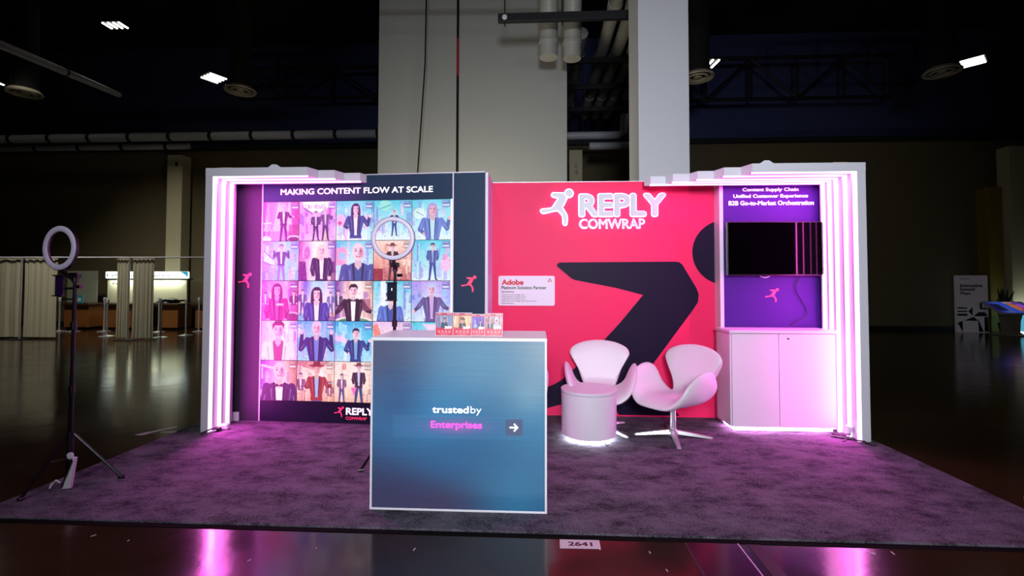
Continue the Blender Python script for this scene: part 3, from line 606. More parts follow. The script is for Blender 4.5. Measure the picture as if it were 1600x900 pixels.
# ------------------------------------------------------------------ far left: drapes, stanchions, service desks
def drape(x0, x1, y, z0, z1, lab, amp=.016, n=8, seed=0):
    rng = random.Random(seed); ph = rng.random() * 6; NX, NZ = 90, 16; vs, fs = [], []
    for side in (0, 1):
        for j in range(NZ + 1):
            f = j / NZ
            for i in range(NX + 1):
                u = i / NX; pinch = 1 - .03 * math.sin(math.pi * f)
                x = x0 + (x1 - x0) * (.5 + (u - .5) * pinch)
                yy = y + amp * (.5 + .5 * f) * (math.sin(u * n * 6.283 + ph + .4 * f) + .4 * math.sin(u * n * 2.3 * 6.283 + 1.3 * ph)) + side * .008
                vs.append((x, yy, z1 + (z0 - z1) * f))
    w = NX + 1; off = (NX + 1) * (NZ + 1)
    for j in range(NZ):
        for i in range(NX):
            a = j * w + i; fs.append((a, a + 1, a + w + 1, a + w)); b = a + off; fs.append((b, b + w, b + w + 1, b + 1))
    for i in range(NX):
        fs.append((i, i + off, i + 1 + off, i + 1)); a = NZ * w + i; fs.append((a, a + 1, a + 1 + off, a + off))
    for j in range(NZ):
        a = j * w; fs.append((a, a + w, a + w + off, a + off)); a = j * w + NX; fs.append((a, a + off, a + w + off, a + w))
    me = bpy.data.meshes.new('drape'); me.from_pydata(vs, [], fs); me.update()
    return tag(place_mesh('drape', me, M['drape'], None, True), lab, 'drape')
drape(-14.6, -12.95, 11.3, .05, 2.03, 'cream cloth drape at the left edge, left of its upright', n=5, seed=1)
drape(-12.9, -12.02, 11.3, .05, 2.03, 'cream cloth drape behind the left ring light, right of its upright', n=5, seed=2)
drape(-10.47, -10.13, 11.3, .05, 2.03, 'narrow gathered cream drape panel left of its upright, before the lit desk', n=4, seed=3)
drape(-10.06, -9.5, 11.3, .05, 2.03, 'wider gathered cream drape panel right of its upright, before the lit desk', n=5, seed=4)
def upright(x, lab):
    t = thing('drape_upright', lab, 'drape post', (x, 11.25, 0), 'drape posts')
    MB().tube([(x, 11.25, .015), (x, 11.25, 2.06)], .02, 10).build('pole', M['chrome'], t); MB().box(x - .22, x + .22, 11.05, 11.5, 0, .012, .004).build('base_plate', M['steel'], t)
upright(-12.93, 'metal drape post at the left edge'); upright(-10.1, 'metal drape post between the two gathered panels')
tag(MB().tube([(-16.5, 11.25, 2.05), (-12.93, 11.25, 2.05)], .018, 8).build('drape_rail', M['alu']), 'thin rail carrying the leftmost drapes', 'rail')
tag(MB().tube([(-12.93, 11.25, 2.05), (-10.1, 11.25, 2.045)], .018, 8).build('drape_rail', M['alu']), 'thin bare rail between the two drape posts', 'rail')
tag(MB().tube([(-10.1, 11.25, 2.045), (-7.0, 11.25, 2.04)], .018, 8).build('drape_rail', M['alu']), 'thin rail running right behind the stand', 'rail')

SP = [(-13.94, 13.19, 'left of the orange front, nearest the left drape'), (-13.54, 13.22, 'before the leftmost desk'), (-12.65, 13.28, 'left of the gathered drape, farther one'), (-11.37, 12.02, 'left of the gathered drape, nearer one'),
      (-10.92, 13.2, 'right of the gathered drape, farther one'), (-9.74, 11.85, 'right of the gathered drape, nearer one'), (-9.46, 12.36, 'before the right end of the lit desk'), (-9.9, 13.45, 'farthest right, beside the stand')]
def stanchion(x, y):
    t = thing('stanchion', '', 'queue post', (x, y, 0), 'chrome queue posts')
    MB().tube([(x, y, .02), (x, y, .9)], .021, 14).build('post', M['chrome'], t, True)
    MB().lathe([(.03, .88), (.036, .89), (.036, .99), (.02, 1.0), (0, 1.0)], x, y, 14).build('belt_head', M['alu'], t, True)
    MB().lathe([(.17, 0), (.17, .012), (.05, .03), (.03, .04)], x, y, 24).build('base', M['chrome'], t, True)
    return t
s0 = stanchion(SP[0][0], SP[0][1])
for i, (x, y, lab) in enumerate(SP):
    q = s0 if i == 0 else copy_tree(s0)
    q.location = (x, y, 0); q['label'] = 'chrome queue post ' + lab
for a, b, lab in ((0, 1, 'leftmost'), (2, 3, 'left of the gathered drape'), (4, 5, 'right of the gathered drape'), (5, 6, 'before the lit desk')):
    A, B = Vector(SP[a][:2]), Vector(SP[b][:2]); d = (B - A).normalized(); nrm = Vector((-d.y, d.x)) * .003; A += d * .04; B -= d * .04
    P4 = [(A + nrm), (B + nrm), (B - nrm), (A - nrm)]
    tag(MB().plate([(p.x, p.y) for p in P4], .92, .968).build('queue_belt', M['black']), 'black retractable queue belt between posts, ' + lab, 'belt')

def desk(x0, x1, y, w, lab):
    t = thing('service_desk', lab, 'desk', ((x0 + x1) / 2, y, 0))
    MB().box(x0, x1, y, y + w, .06, .74, .01).build('front_panel', M['wood'], t); MB().box(x0 + .05, x1 - .05, y + .05, y + w, 0, .06).build('plinth', M['black'], t)
    MB().box(x0 - .08, x1 + .08, y - .12, y + w, .74, .80, .008).build('worktop', M['woodtop'], t)
desk(-14.55, -13.75, 13.9, .6, 'orange-brown service desk at far left with dark top')
desk(-13.3, -12.4, 13.9, .6, 'orange-brown service desk just left of the gathered drape')
desk(-11.5, -10.9, 13.9, .6, 'orange-brown service desk under the lit sign')
desk(-10.35, -9.5, 13.9, .6, 'orange-brown service desk farthest right, next to the stand')
M['signlit'] = mat('lit_sign_face', '#e8f4ee', .5, emit='#e4f2ec', es=2.2, var=.02)
M['panel'] = mat('cream_display_panel', '#c9c7a4', .6, var=.06)
M['panelg'] = mat('grey_green_display_panel', '#8f9480', .6, var=.06)
t = thing('service_display', 'lit service sign with cream back panel behind the gathered drape', 'sign', (-12.0, 14.5, 0))
MB().box(-13.78, -11.13, 14.55, 14.62, .8, 1.52, .004).build('back_panel', M['panel'], t)
MB().box(-13.68, -10.94, 14.35, 14.42, 1.57, 1.79, .03).build('lit_header', M['signlit'], t)
MB().box(-13.68, -10.94, 14.34, 14.60, 1.53, 1.565).build('header_rail', M['black'], t)
MB().prism([(-11.17, 1.785), (-10.95, 1.785), (-10.95, 1.64), (-11.02, 1.64), (-11.02, 1.70), (-11.10, 1.70), (-11.10, 1.74), (-11.17, 1.74)], -.004, Matrix.Translation((0, 14.35, 0))).build('blue_corner', mat('teal_print', '#2a9ac0', .5, emit='#2a9ac0', es=.6), t)
text('lettering', 'Exhibitor services', -13.62, -11.55, 1.63, 1.725, 14.348, M['black'], t, .01, .004)
text('lettering', 'Premier', -13.6, -13.15, 1.38, 1.44, 14.548, M['black'], t, .02, .004)
for x in (-13.7, -11.2): MB().box(x - .03, x + .03, 14.6, 14.66, 0, 1.6).build('support', M['black'], t)
d_ = bpy.data.lights.new('header_strip', 'AREA'); d_.shape = 'RECTANGLE'; d_.size = 2.4; d_.size_y = .04; d_.energy = 16; d_.color = (.92, 1, .9)
lo = bpy.data.objects.new('header_strip', d_); COL.objects.link(lo); lo.location = (-12.45, 14.44, 1.52); lo.rotation_euler = (math.radians(25), 0, 0)
t = thing('display_panel', 'grey-green display board at far left with a small blue sign', 'sign', (-14.6, 14.55, 0))
MB().box(-15.2, -14.2, 14.6, 14.66, .8, 1.82, .004).build('board', M['panelg'], t); MB().box(-15.15, -15.09, 14.6, 14.66, 0, .8).build('support', M['black'], t); MB().box(-14.3, -14.24, 14.6, 14.66, 0, .8).build('support', M['black'], t)
t = thing('tabletop_sign', 'small blue card sign standing on the leftmost desk', 'sign', (-14.1, 13.95, .8))
MB().box(-14.22, -14.0, 13.95, 13.965, .8, 1.05, .003).build('card', mat('blue_card', '#2a8ea8', .5), t); MB().lathe([(.06, 0), (.06, .004), (0, .004)], 0, 0, 20, Matrix.Translation((-14.11, 13.95, .91)) @ Matrix.Rotation(math.pi / 2, 4, 'X')).build('white_disc', M['panel'], t)
tag(MB().lathe([(.0, .97), (.1, .965), (.22, .93), (.3, .87), (.32, .8)], -11.45, 14.2, 24).build('office_chair_back', M['blackmetal'], None, True), 'dark rounded chair back showing over the lit desk', 'chair back')
tag(MB().box(-10.7, -10.0, 14.9, 14.96, 0, 1.62, .01).build('banner', mat('green_banner', '#5c6a1e', .6)), 'dim green banner behind the desks, beside the stand', 'banner')

# ------------------------------------------------------------------ far right: map sign and touch-screen tables
t = thing('map_sign', 'tall white board with black shapes reading Interactive Summit Maps', 'sign', (12.95, 14.8, 0))
M['signwhite'] = mat('white_sign_board', '#cfc6d0', .6, emit='#cfc6d0', es=.035)
MB().box(12.52, 13.40, 14.8, 14.9, .0, 1.69, .004).build('board', M['signwhite'], t)
for s_, x1, z0 in (('Interactive', 13.24, 1.34), ('Summit', 13.04, 1.23), ('Maps', 12.9, 1.10)): text('lettering', s_, 12.61, x1, z0, z0 + .10, 14.798, M['black'], t, .03, .004)
text('lettering', 'Adobe Summit', 12.61, 12.9, 1.58, 1.61, 14.798, mat('red_print', '#8a2420', .5), t, .02, .004)
for pts in ([(12.52, .70), (12.80, .70), (12.80, .74), (12.52, .74)], [(12.52, .60), (12.80, .60), (12.80, .64), (12.52, .64)], [(12.52, .49), (12.80, .49), (12.80, .55), (12.52, .55)], [(12.83, .62), (12.95, .75), (12.95, .50)],
            [(13.16, .68), (13.38, .68), (13.38, .73), (13.22, .73), (13.22, .88), (13.16, .88)], [(13.28, .78), (13.39, .86), (13.39, .78)], [(12.98, .48), (13.39, .48), (13.3, .60), (13.12, .60)], [(12.70, .35), (12.98, .46), (13.1, .34)],
            [(12.52, .28), (12.66, .34), (12.66, .01)], [(13.1, .4), (13.25, .02), (13.12, .02)], [(13.28, .02), (13.39, .02), (13.39, .46), (13.28, .46)]):
    MB().prism(pts, -.004, Matrix.Translation((0, 14.8, 0))).build('printed_shape', M['black'], t)
def kiosk(x, y, lab, w=1.0):
    t = thing('touch_table', lab, 'screen table', (x, y, 0))
    mw = Matrix.Translation((x, y, .78)) @ Matrix.Rotation(math.radians(28), 4, 'X')
    MB().box(-w / 2, w / 2, -.34, .34, -.04, 0, .01, mw=mw).build('screen_frame', M['alu'], t)
    P = Pic(60, 36); P.grad([C('#20205a'), C('#3a5ac0'), C('#9a5a40'), C('#6a3aa0'), C('#2a3a7a')], True); P.rect(.05, .3, .2, .8, C('#101030'), .8); P.ell(.6, .5, .12, .3, C('#c87030')); P.ell(.8, .4, .1, .2, C('#a050d0')); P.rect(.35, .7, .05, .12, (1, 1, 1), .6); P.poly([(.3, 0), (.45, 0), (.6, 1), (.4, 1)], C('#2a50d0'))
    # the picture lies in the tilted top face
    fr = mw @ Matrix(((1, 0, 0, 0), (0, 0, 1, 0), (0, -1, 0, .004), (0, 0, 0, 1)))
    pic_mesh('screen', P.img, -w / 2 + .04, w / 2 - .04, -.3, .3, 0, M['kscreen'], t, .003, frame=fr)
    pr = [(-.22, 0), (.22, 0), (.22, .03), (.12, .1), (.14, .4), (.22, .66), (-.2, .66), (-.14, .4), (-.12, .1), (-.22, .03)]
    MB().prism(pr, .3, Matrix.Translation((x, y - .1, 0))).build('pedestal', M['plaster'], t)
    MB().box(x - .3, x + .3, y - .3, y + .35, 0, .04, .01).build('foot', M['plaster'], t)
M['kscreen'] = pic_mat('kiosk_picture', .6)
kiosk(13.2, 13.9, 'tilted touch-screen table beside the map board, colourful screen', 1.1)
kiosk(14.75, 13.6, 'second touch-screen table at the right edge of the picture', 1.0)
t = thing('light_counter', 'cyan glowing counter with dark stripes at the right edge', 'counter', (14.75, 15.0, 0))
MB().box(14.1, 15.4, 14.45, 14.8, .05, .68, .01).build('body', mat('cyan_lit_panel', '#7ac8e0', .5, emit='#5ac0e0', es=.7), t)
for z in (.25, .36, .47): MB().box(14.15, 14.45, 14.43, 14.45, z, z + .05).build('stripe', M['black'], t)
MB().box(14.1, 15.4, 14.4, 14.8, .68, .82, .01).build('top_band', M['signlit'], t); MB().box(14.1, 15.4, 14.42, 14.8, 0, .05).build('plinth', M['signlit'], t)
t = thing('potted_plant', 'dark potted plant silhouette behind the touch-screen tables', 'plant', (13.7, 14.65, 0))
MB().lathe([(.1, 0), (.14, .3), (.13, .3), (.1, .1)], 13.7, 14.65, 16).build('pot', M['black'], t)
rng = random.Random(5); lf = MB()
for k in range(16):
    a = rng.uniform(0, 6.28); h = rng.uniform(.9, 1.35); r = rng.uniform(.05, .28); p0 = Vector((13.7, 14.65, .3)); p2 = Vector((13.7 + r * math.cos(a), 14.65 + r * math.sin(a) * .6, h)); pm = p0.lerp(p2, .6) + Vector((0, 0, .1))
    lf.tube([p0, pm, p2], [.008, .035, .006], 6)
lf.build('foliage', mat('dark_leaves', '#0d140c', .6), t, True)

# ------------------------------------------------------------------ carpet, floor strips, number label
CX0, CX1, CY0, CY1 = -3.297, 2.94, 2.62, 5.6
CT = .014
tag(MB().box(CX0, CX1, CY0, CY1, 0.0005, CT, .006).build('carpet', M['carpet']), 'charcoal pile carpet under the whole stand, lit magenta at both ends', 'carpet')
tag(MB().box(CX0 - .02, CX1 + .1, CY0 - .035, CY0 - .004, 0.0005, .004, .001).build('edge_tape', mat('matte_black_tape', '#0a0a0c', .9, spec=.1)), 'black tape along the front edge of the carpet', 'tape')
M['cover'] = mat('reflection_tinted_floor_plate', '#4a2034', .16, .3, var=.15, vscale=3)  # reddish base colour stands in for the pink mirrored in the plate
t = thing('floor_plate', 'long shiny reflection-tinted utility floor plate running toward the camera, right of the number label', 'floor plate', (.92, 1.5, 0))
MB().box(.79, 1.05, -1, CY0 - .04, 0.0005, .003).build('plate', M['cover'], t); MB().box(1.05, 1.056, -1, CY0 - .04, 0.0005, .005).build('bright_edge', M['chrome'], t); MB().box(.775, .79, -1, CY0 - .04, 0.0005, .002).build('dark_joint', M['black'], t)
tag(MB().box(1.10, 1.17, -1, CY0 - .04, 0.0005, .002).build('floor_seam', mat('dull_brown_filler', '#241a16', .7, var=.2)), 'dull dark filler strip in the floor right of the shiny plate', 'floor strip')
t = thing('booth_number_label', 'white floor sticker printed 2641 in front of the carpet', 'label', (.23, 2.53, 0))
MB().plate([(.121, 2.491), (.331, 2.497), (.333, 2.58), (.124, 2.577)], .0005, .0014).build('sticker', M['tape'], t)
text('lettering', '2641', .165, .292, 2.517, 2.556, .0014, M['black'], t, .03, .0004, floor=True)
tag(MB().plate([(-3.45, 4.22), (-3.07, 4.25), (-3.07, 4.28), (-3.43, 4.25)], .0005, .003).build('loose_tape', M['tape']), 'thin white strip lying on the floor at the foot of the left arches', 'tape')
t = MB().plate([(-3.62, 4.14), (-3.46, 4.4), (-3.42, 4.39), (-3.56, 4.14)], .0005, .004).build('paper_scrap', M['tape']); tag(t, 'white paper scrap on the floor left of the carpet', 'scrap')
tag(MB().tube([(3.1, 3.22, .004), (3.16, 3.28, .004), (3.2, 3.2, .004), (3.26, 3.25, .004), (3.33, 3.22, .004)], .004, 6).build('tape_scrap', M['yellow']), 'small curled yellow tape scrap on the floor at far right', 'scrap')
rng = random.Random(3); db = MB()
for k in range(26):
    x, y = rng.uniform(-2.6, 2.4), rng.uniform(2.0, 2.55); a = rng.uniform(0, 3.14); l = rng.uniform(.004, .012)
    if 0.75 < x < 1.2: continue
    db.box(-l, l, -.002, .002, .0005, .0025, mw=Matrix.Translation((x, y, 0)) @ Matrix.Rotation(a, 4, 'Z'))
tag(db.build('floor_crumbs', M['tape']), 'pale crumbs and lint scattered on the floor before the carpet', 'crumbs', kind='stuff')

# ------------------------------------------------------------------ LED arch frames
def arch(side, xo, xw, yf, dep, xend, cut, power, lab, z1=2.44, first=False):
    """side -1 left / +1 right; xo outer face x; xw inner face x; beam reaches to xend at its front"""
    t = thing('led_arch_frame', lab, 'arch frame', (xo, yf, CT), 'white arch frames with pink-white LED strips')
    zb = 2.362; yb = yf + dep - .003
    a, b = min(xo, xw), max(xo, xw)
    MB().box(a, b, yf, yb, CT, zb, .003).build('upright', M['white_frame'], t)
    if side < 0: pts = [(xo, yf), (xend, yf), (xend + cut, yb), (xo, yb)]
    else: pts = [(xend, yf), (xo, yf), (xo, yb), (xend - cut, yb)]
    MB().plate(pts, zb, z1).build('beam', M['white_frame'], t)
    n = -side * .037
    x0, x1 = sorted((xw, xw + n))
    MB().box(x0, x1, yf + .001, yf + .005, CT, zb - .016, .001).build('led_strip', M['neon'], t); MB().box(x0, x1, yf + .005, yf + .026, CT, zb - .016, .002).build('strip_channel', M['white_frame'], t)
    xe = xend + .01 if side < 0 else xend - .01
    x0, x1 = sorted((xw + n * 0, xe))
    MB().box(x0, x1, yf + .001, yf + .005, zb - .016, zb, .001).build('led_strip', M['neon'], t); MB().box(x0, x1, yf + .005, yf + .026, zb - .016, zb, .002).build('strip_channel', M['white_frame'], t)
    # the strips' own light, thrown inward and down
    def strip_light(loc, rot, sx_, sy_, power):
        d = bpy.data.lights.new('strip_glow', 'AREA'); d.shape = 'RECTANGLE'; d.size = sx_; d.size_y = sy_; d.energy = power; d.color = NEONC
        o = bpy.data.objects.new('strip_glow', d); COL.objects.link(o); o.location = loc; o.rotation_euler = rot
    strip_light((xw + n - side * .002, yf + .014, (CT + zb) / 2), (0, math.radians(90) * side, 0), 2.25, .02, power)
    strip_light(((xw + xe) / 2, yf + .014, zb - .019), (0, 0, 0), abs(xw - xe) - .08, .02, SP_BEAM * (power / 20) ** .4)
    return t
NEONC = (1.0, .09, .72); SP_BEAM = 4.0
LN = ['outermost and nearest', 'middle', 'innermost']
LY = [4.21, 4.335, 4.455, 4.565]
for i, xe in enumerate((-2.10, -1.90, -1.70)):
    tL = arch(-1, -3.064, -2.994, LY[i], LY[i + 1] - LY[i], xe, .045, (44, 9, 2)[i], 'glowing white arch frame, left end of stand, %s of the three' % LN[i])
    if i == 0:
        MB().box(-2.96, -2.84, 4.24, 4.3, 2.44, 2.452).build('cork_pad', mat('cork', '#9a8a60', .8), tL)
        MB().prism([(-2.50, 2.44), (-2.36, 2.44), (-2.41, 2.475), (-2.45, 2.475)], .04, Matrix.Translation((0, 4.24, 0))).build('lifting_bracket', M['white_frame'], tL)
MB().box(-3.00, -2.94, 4.57, 4.59, CT, .10, .002).build('foot_bracket', M['white_frame'], tL)
RN = ['outermost and nearest', 'second from the front', 'third from the front', 'fourth from the front', 'innermost']
RY = [4.27, 4.40, 4.53, 4.63, 4.73, 4.815]
for i, xe in enumerate((1.91, 1.715, 1.52, 1.32, 1.13)):
    tR = arch(1, 2.877, 2.802, RY[i], RY[i + 1] - RY[i], xe, .045, (27, 12, 4, 3, 2)[i], 'glowing white arch frame, right end of stand, %s of the five' % RN[i])
    if i == 0:
        MB().box(2.62, 2.74, 4.3, 4.36, 2.44, 2.452).build('cork_pad', mat('cork', '#b08a68', .8), tR)
        MB().prism([(1.98, 2.44), (2.12, 2.44), (2.07, 2.475), (2.03, 2.475)], .04, Matrix.Translation((0, 4.30, 0))).build('lifting_bracket', M['white_frame'], tR)

# ------------------------------------------------------------------ picture wall (left)
A0 = Vector((-2.75, 4.60)); A1 = Vector((-.49, 4.475)); ang = math.atan2(A1.y - A0.y, A1.x - A0.x); ROT = (ang, (A0.x, A0.y)); WL = (A1 - A0).length
X_ = A0.x
t = thing('picture_wall', 'navy display wall with a grid of bright illustrated portraits and white headline', 'display wall', (A0.x, A0.y, CT))
def rb(x0, x1, y0, y1, z0, z1, name, m, bev=0.0):
    mb = MB(); mb.box(x0, x1, y0, y1, z0, z1, bev); mb.bm.transform(Matrix.Translation((A0.x, A0.y, 0)) @ Matrix.Rotation(ang, 4, 'Z') @ Matrix.Translation((-A0.x, -A0.y, 0)))
    return mb.build(name, m, t)
XC = X_ + 1.955 # start of the navy column beside the pictures
rb(X_, X_ + WL, A0.y + .004, A0.y + .10, CT, 2.44, 'wall_core', M['white_frame'])
rb(X_ + .012, XC - .004, A0.y - .002, A0.y + .004, 2.19, 2.436, 'header_panel', M['navy2'])
rb(X_ + .012, XC - .004, A0.y - .002, A0.y + .004, CT, .215, 'footer_panel', M['navy'])
rb(XC + .006, X_ + WL, A0.y - .004, A0.y + .004, CT, 2.436, 'navy_column_panel', M['navy2'])
rb(X_, X_ + .012, A0.y - .006, A0.y + .004, CT, 2.436, 'edge_strip', M['alu']); rb(XC - .006, XC + .006, A0.y - .008, A0.y + .004, CT, 2.436, 'edge_strip', M['alu'])
rb(X_ + .012, XC - .006, A0.y, A0.y + .004, .215, 2.19, 'grid_backing', M['black'])
rb(X_, X_ + WL, A0.y - .004, A0.y + .10, 2.436, 2.446, 'top_trim', M['alu'])
M['pic'] = pic_mat('backlit_picture_print', .86, .6, .18)
gx0, gx1, gz0, gz1 = X_ + .014, XC - .022, .219, 2.187
tn = ['man in dark suit on a purple stage', 'two people under a LAS VEGAS sign', 'woman with long curly hair, cyan street', 'small full-length man, cyan street', 'woman with long pale hair waving',
      'person with both arms raised, blue street', 'blonde woman in navy suit, cream background', 'large smiling bald man, cyan street', 'cowboy in a red-brown saloon', 'standing young man, pink poodle beside',
      'woman in magenta, roulette table', 'woman with long dark hair, casino', 'dark-haired man in tuxedo at a green table', 'person in blue jacket behind the phone holder', 'white-haired person with open arms',
      'man in white jacket and red shirt', 'man in leather jacket with both hands up', 'man in navy jacket, bright cyan street', 'pinkish saloon scene mostly behind the counter', 'cyan scene mostly behind the counter',
      'bald man in tuxedo, purple casino', 'man in cowboy hat and red coat', 'cowboy in jeans with a pink heart', 'warm saloon scene behind the counter', 'cyan street scene behind the counter']
for k in range(25):
    r, c = divmod(k, 5); w = (gx1 - gx0) / 5; h = (gz1 - gz0) / 5
    p = pic_mesh('portrait_panel', tile(k), gx0 + c * w + .003, gx0 + (c + 1) * w - .003, gz1 - (r + 1) * h + .003, gz1 - r * h - .003, A0.y - .006, M['pic'], t, .006, ROT)
    p['label'] = 'picture: ' + tn[k]
rb(XC - .022, XC - .006, A0.y - .006, A0.y, .219, 2.187, 'white_margin', M['lit_letter'])
text('lettering', 'MAKING CONTENT FLOW AT SCALE', X_ + .195, X_ + 1.755, 2.256, 2.316, A0.y - .003, M['lit_letter'], t, .022, .003, rot=ROT)
runner('runner_emblem', X_ + .785, X_ + .885, .075, .178, A0.y - .003, M['logo_pink'], t, .003, rot=ROT)
text('lettering', 'REPLY', X_ + .905, X_ + 1.18, .100, .168, A0.y - .003, M['lit_letter'], t, .03, .003, rot=ROT)
text('lettering', 'COMWRAP', X_ + .905, X_ + 1.115, .052, .082, A0.y - .003, M['logo_pink'], t, .02, .003, rot=ROT)
runner('runner_emblem', X_ + 2.035, X_ + 2.185, 1.292, 1.45, A0.y - .005, M['logo_pink'], t, .003, rot=ROT)
# return wall joining to the pink wall
t = thing('return_wall', 'narrow white return panel joining the navy column to the pink wall', 'wall panel', (-.478, 4.7, CT))
MB().box(-.488, -.462, 4.49, 4.955, CT, 2.44, .002).build('panel', M['white_frame'], t)
# navy column left of pictures
t = thing('navy_side_wall', 'dark navy panel with pink runner emblem at the left end, behind the arches', 'wall panel', (-2.9, 4.64, CT))
MB().box(-3.06, -2.755, 4.60, 4.68, CT, 2.44, .002).build('panel', mat('dark_plum_navy_print', '#3a3144', .5, var=.04, spec=.15), t)
runner('runner_emblem', -2.987, -2.845, 1.325, 1.48, 4.60, M['logo_pink'], t, .004)

# ------------------------------------------------------------------ pink wall
PY = 4.96
t = thing('pink_wall', 'hot pink back wall with a huge dark running-figure graphic', 'display wall', (.7, PY, CT))
MB().box(-.462, 1.86, PY, PY + .1, CT, 2.44, .002).build('panel', M['pink'], t)
MB().box(-.462, 1.86, PY - .004, PY + .1, 2.44, 2.446).build('top_trim', M['alu'], t)
man = [(.212, 1.560), (.218, 1.585), (.245, 1.598), (1.42, 1.606), (1.468, 1.600), (1.50, 1.575), (1.64, 1.335), (1.663, 1.27), (1.655, 1.19), (1.60, 1.105), (1.20, .56), (1.13, .40),
       (1.46, .03), (.90, .03), (.845, .03), (.815, .08), (.62, .26), (.52, .20), (-.10, .03), (-.30, .03), (-.30, .20), (.10, .30), (.175, .33), (.255, .375), (.62, .71), (.86, .97), (1.10, 1.262), (.82, 1.335), (.40, 1.415), (.365, 1.43)]
MB().prism(man, -.003, Matrix.Translation((0, PY, 0))).build('runner_graphic', M['darkprint'], t)
hc = []
cxh, czh, rh = 1.935, 1.70, .332
for k in range(49):
    a = math.radians(90 + 180 * k / 48); x = cxh + rh * math.cos(a) * 1.0; hc.append((min(x, 1.858), czh + rh * math.sin(a)))
hc = [p for p in hc if p[0] < 1.858] ; dz = math.sqrt(rh ** 2 - (cxh - 1.858) ** 2); hc = [(1.858, czh + dz)] + hc + [(1.858, czh - dz)]
MB().prism(hc, -.003, Matrix.Translation((0, PY, 0))).build('head_graphic', M['darkprint'], t)
# halo-lit sign
t = thing('halo_lit_sign', 'glowing white sign with runner emblem reading REPLY COMWRAP on the pink wall', 'sign', (.7, PY - .05, 1.9))
M['halo'] = mat('white_pink_halo_tube', '#ffffff', .5, emit=(1.0, .50, .80), es=2.6, var=.01)
M['signface'] = mat('pale_grey_acrylic', '#c9cfd6', .45, var=.01)
x0, x1 = .445, 1.325
for nm, m, y, g, bo, e in (('glowing_rim', 'halo', PY - .02, .012, .058, .010), ('emblem_face', 'signface', PY - .036, 0, .036, 0)):
    runner('emblem_rim' if g else 'emblem_face', .045, .375, 1.985, 2.355, y, M[m], t, .016, grow=g)
    text('letter_rim' if g else 'letter_face', 'REPLY', x0 - e, x1 + e, 2.075 - e, 2.305 + e, y, M[m], t, bo, .016)
    text('letter_rim' if g else 'letter_face', 'COMWRAP', .452 - e, 1.105 + e, 1.955 - e, 2.038 + e, y, M[m], t, bo * (.35 if g else .2), .016)
# partner plaque
t = thing('partner_plaque', 'white rounded plaque reading Adobe Platinum Solution Partner on the pink wall', 'sign', (-.1, PY - .01, 1.145))
pq = MB(); pq.box(-.398, .190, PY - .012, PY, 1.147, 1.458, .0)
M['plaque'] = mat('white_plaque', '#e4dcea', .5, var=.01)
def rrect(x0, x1, z0, z1, r, n=6):
    P = []
    for cx, cz, a0 in ((x1 - r, z1 - r, 0), (x0 + r, z1 - r, 90), (x0 + r, z0 + r, 180), (x1 - r, z0 + r, 270)):
        for k in range(n + 1): a = math.radians(a0 + 90 * k / n); P.append((cx + r * math.cos(a), cz + r * math.sin(a)))
    return P
pq.bm.free(); pq = MB(); pq.prism(rrect(-.398, .190, 1.147, 1.458, .02), -.012, Matrix.Translation((0, PY, 0))); pq.build('plate', M['plaque'], t)
M['adobered'] = mat('red_lettering', '#c8102e', .5); yq = PY - .0125
text('lettering', 'Adobe', -.365, -.135, 1.362, 1.42, yq, M['adobered'], t, .05, .002)
text('lettering', 'Platinum Solution Partner', -.367, .105, 1.318, 1.352, yq, M['black'], t, .03, .002)
text('lettering', 'Specialized', -.365, -.235, 1.278, 1.302, yq, M['darkprint'], t, .01, .002)
for k, (s_, x1_) in enumerate((('Adobe Experience Manager Sites', -.125), ('Adobe Experience Manager Assets', -.112), ('Adobe Experience Manager Forms', -.115), ('Adobe Experience Manager Sites - Run & Operate', 0.0), ('Adobe Commerce', -.235))):
    text('lettering', s_, -.365, x1_, 1.252 - k * .0215, 1.266 - k * .0215, yq, M['darkprint'], t, .01, .002)
MB().prism([(.115, 1.395), (.135, 1.433), (.143, 1.433), (.163, 1.395), (.153, 1.395), (.139, 1.424), (.127, 1.402), (.138, 1.402), (.142, 1.395)], -.002, Matrix.Translation((0, yq, 0))).build('triangular_emblem', M['adobered'], t)

# ------------------------------------------------------------------ purple wall, tv, cabinet
VY = 4.82
t = thing('purple_wall', 'purple wall panel with three lines of white text above the television', 'display wall', (2.3, VY, CT))
MB().box(1.862, 2.80, VY, VY + .12, CT, 2.40, .002).build('panel', M['purple'], t)
MB().box(1.826, 1.862, VY - .006, PY + .0, CT, 2.44, .002).build('edge_post', M['alu'], t)
for s_, a_, b_, z in (('Content Supply Chain', 2.055, 2.60, 2.290), ('Unified Customer Experience', 1.965, 2.69, 2.225), ('B2B Go-to-Market Orchestration', 1.918, 2.745, 2.160)):
    text('lettering', s_, a_, b_, z, z + .045, VY, M['lit_letter'], t, .028, .003)
runner('runner_emblem', 2.26, 2.395, 1.195, 1.335, VY, M['logo_pink'], t, .004)
t = thing('television', 'black flat television on the purple wall, its screen reflecting the light strips', 'television', (2.35, 4.75, 1.44))
MB().box(1.868, 2.788, 4.735, 4.775, 1.455, 1.985, .004).build('cabinet', M['black'], t); MB().box(1.878, 2.778, 4.731, 4.735, 1.47, 1.975).build('screen', M['gloss'], t)
MB().box(2.2, 2.5, 4.775, VY, 1.6, 1.85).build('wall_bracket', M['blackmetal'], t)
tag(MB().tube([(2.58, 4.79, 1.47), (2.575, 4.80, 1.42), (2.545, 4.80, 1.36), (2.55, 4.80, 1.30), (2.60, 4.80, 1.21), (2.64, 4.80, 1.14), (2.65, 4.80, 1.08), (2.62, 4.80, 1.04), (2.56, 4.80, 1.02), (2.51, 4.80, .98), (2.49, 4.80, .965)], .004, 6).build('power_cable', M['black'], None, True), 'thin black cable hanging from the television down the purple wall', 'cable')
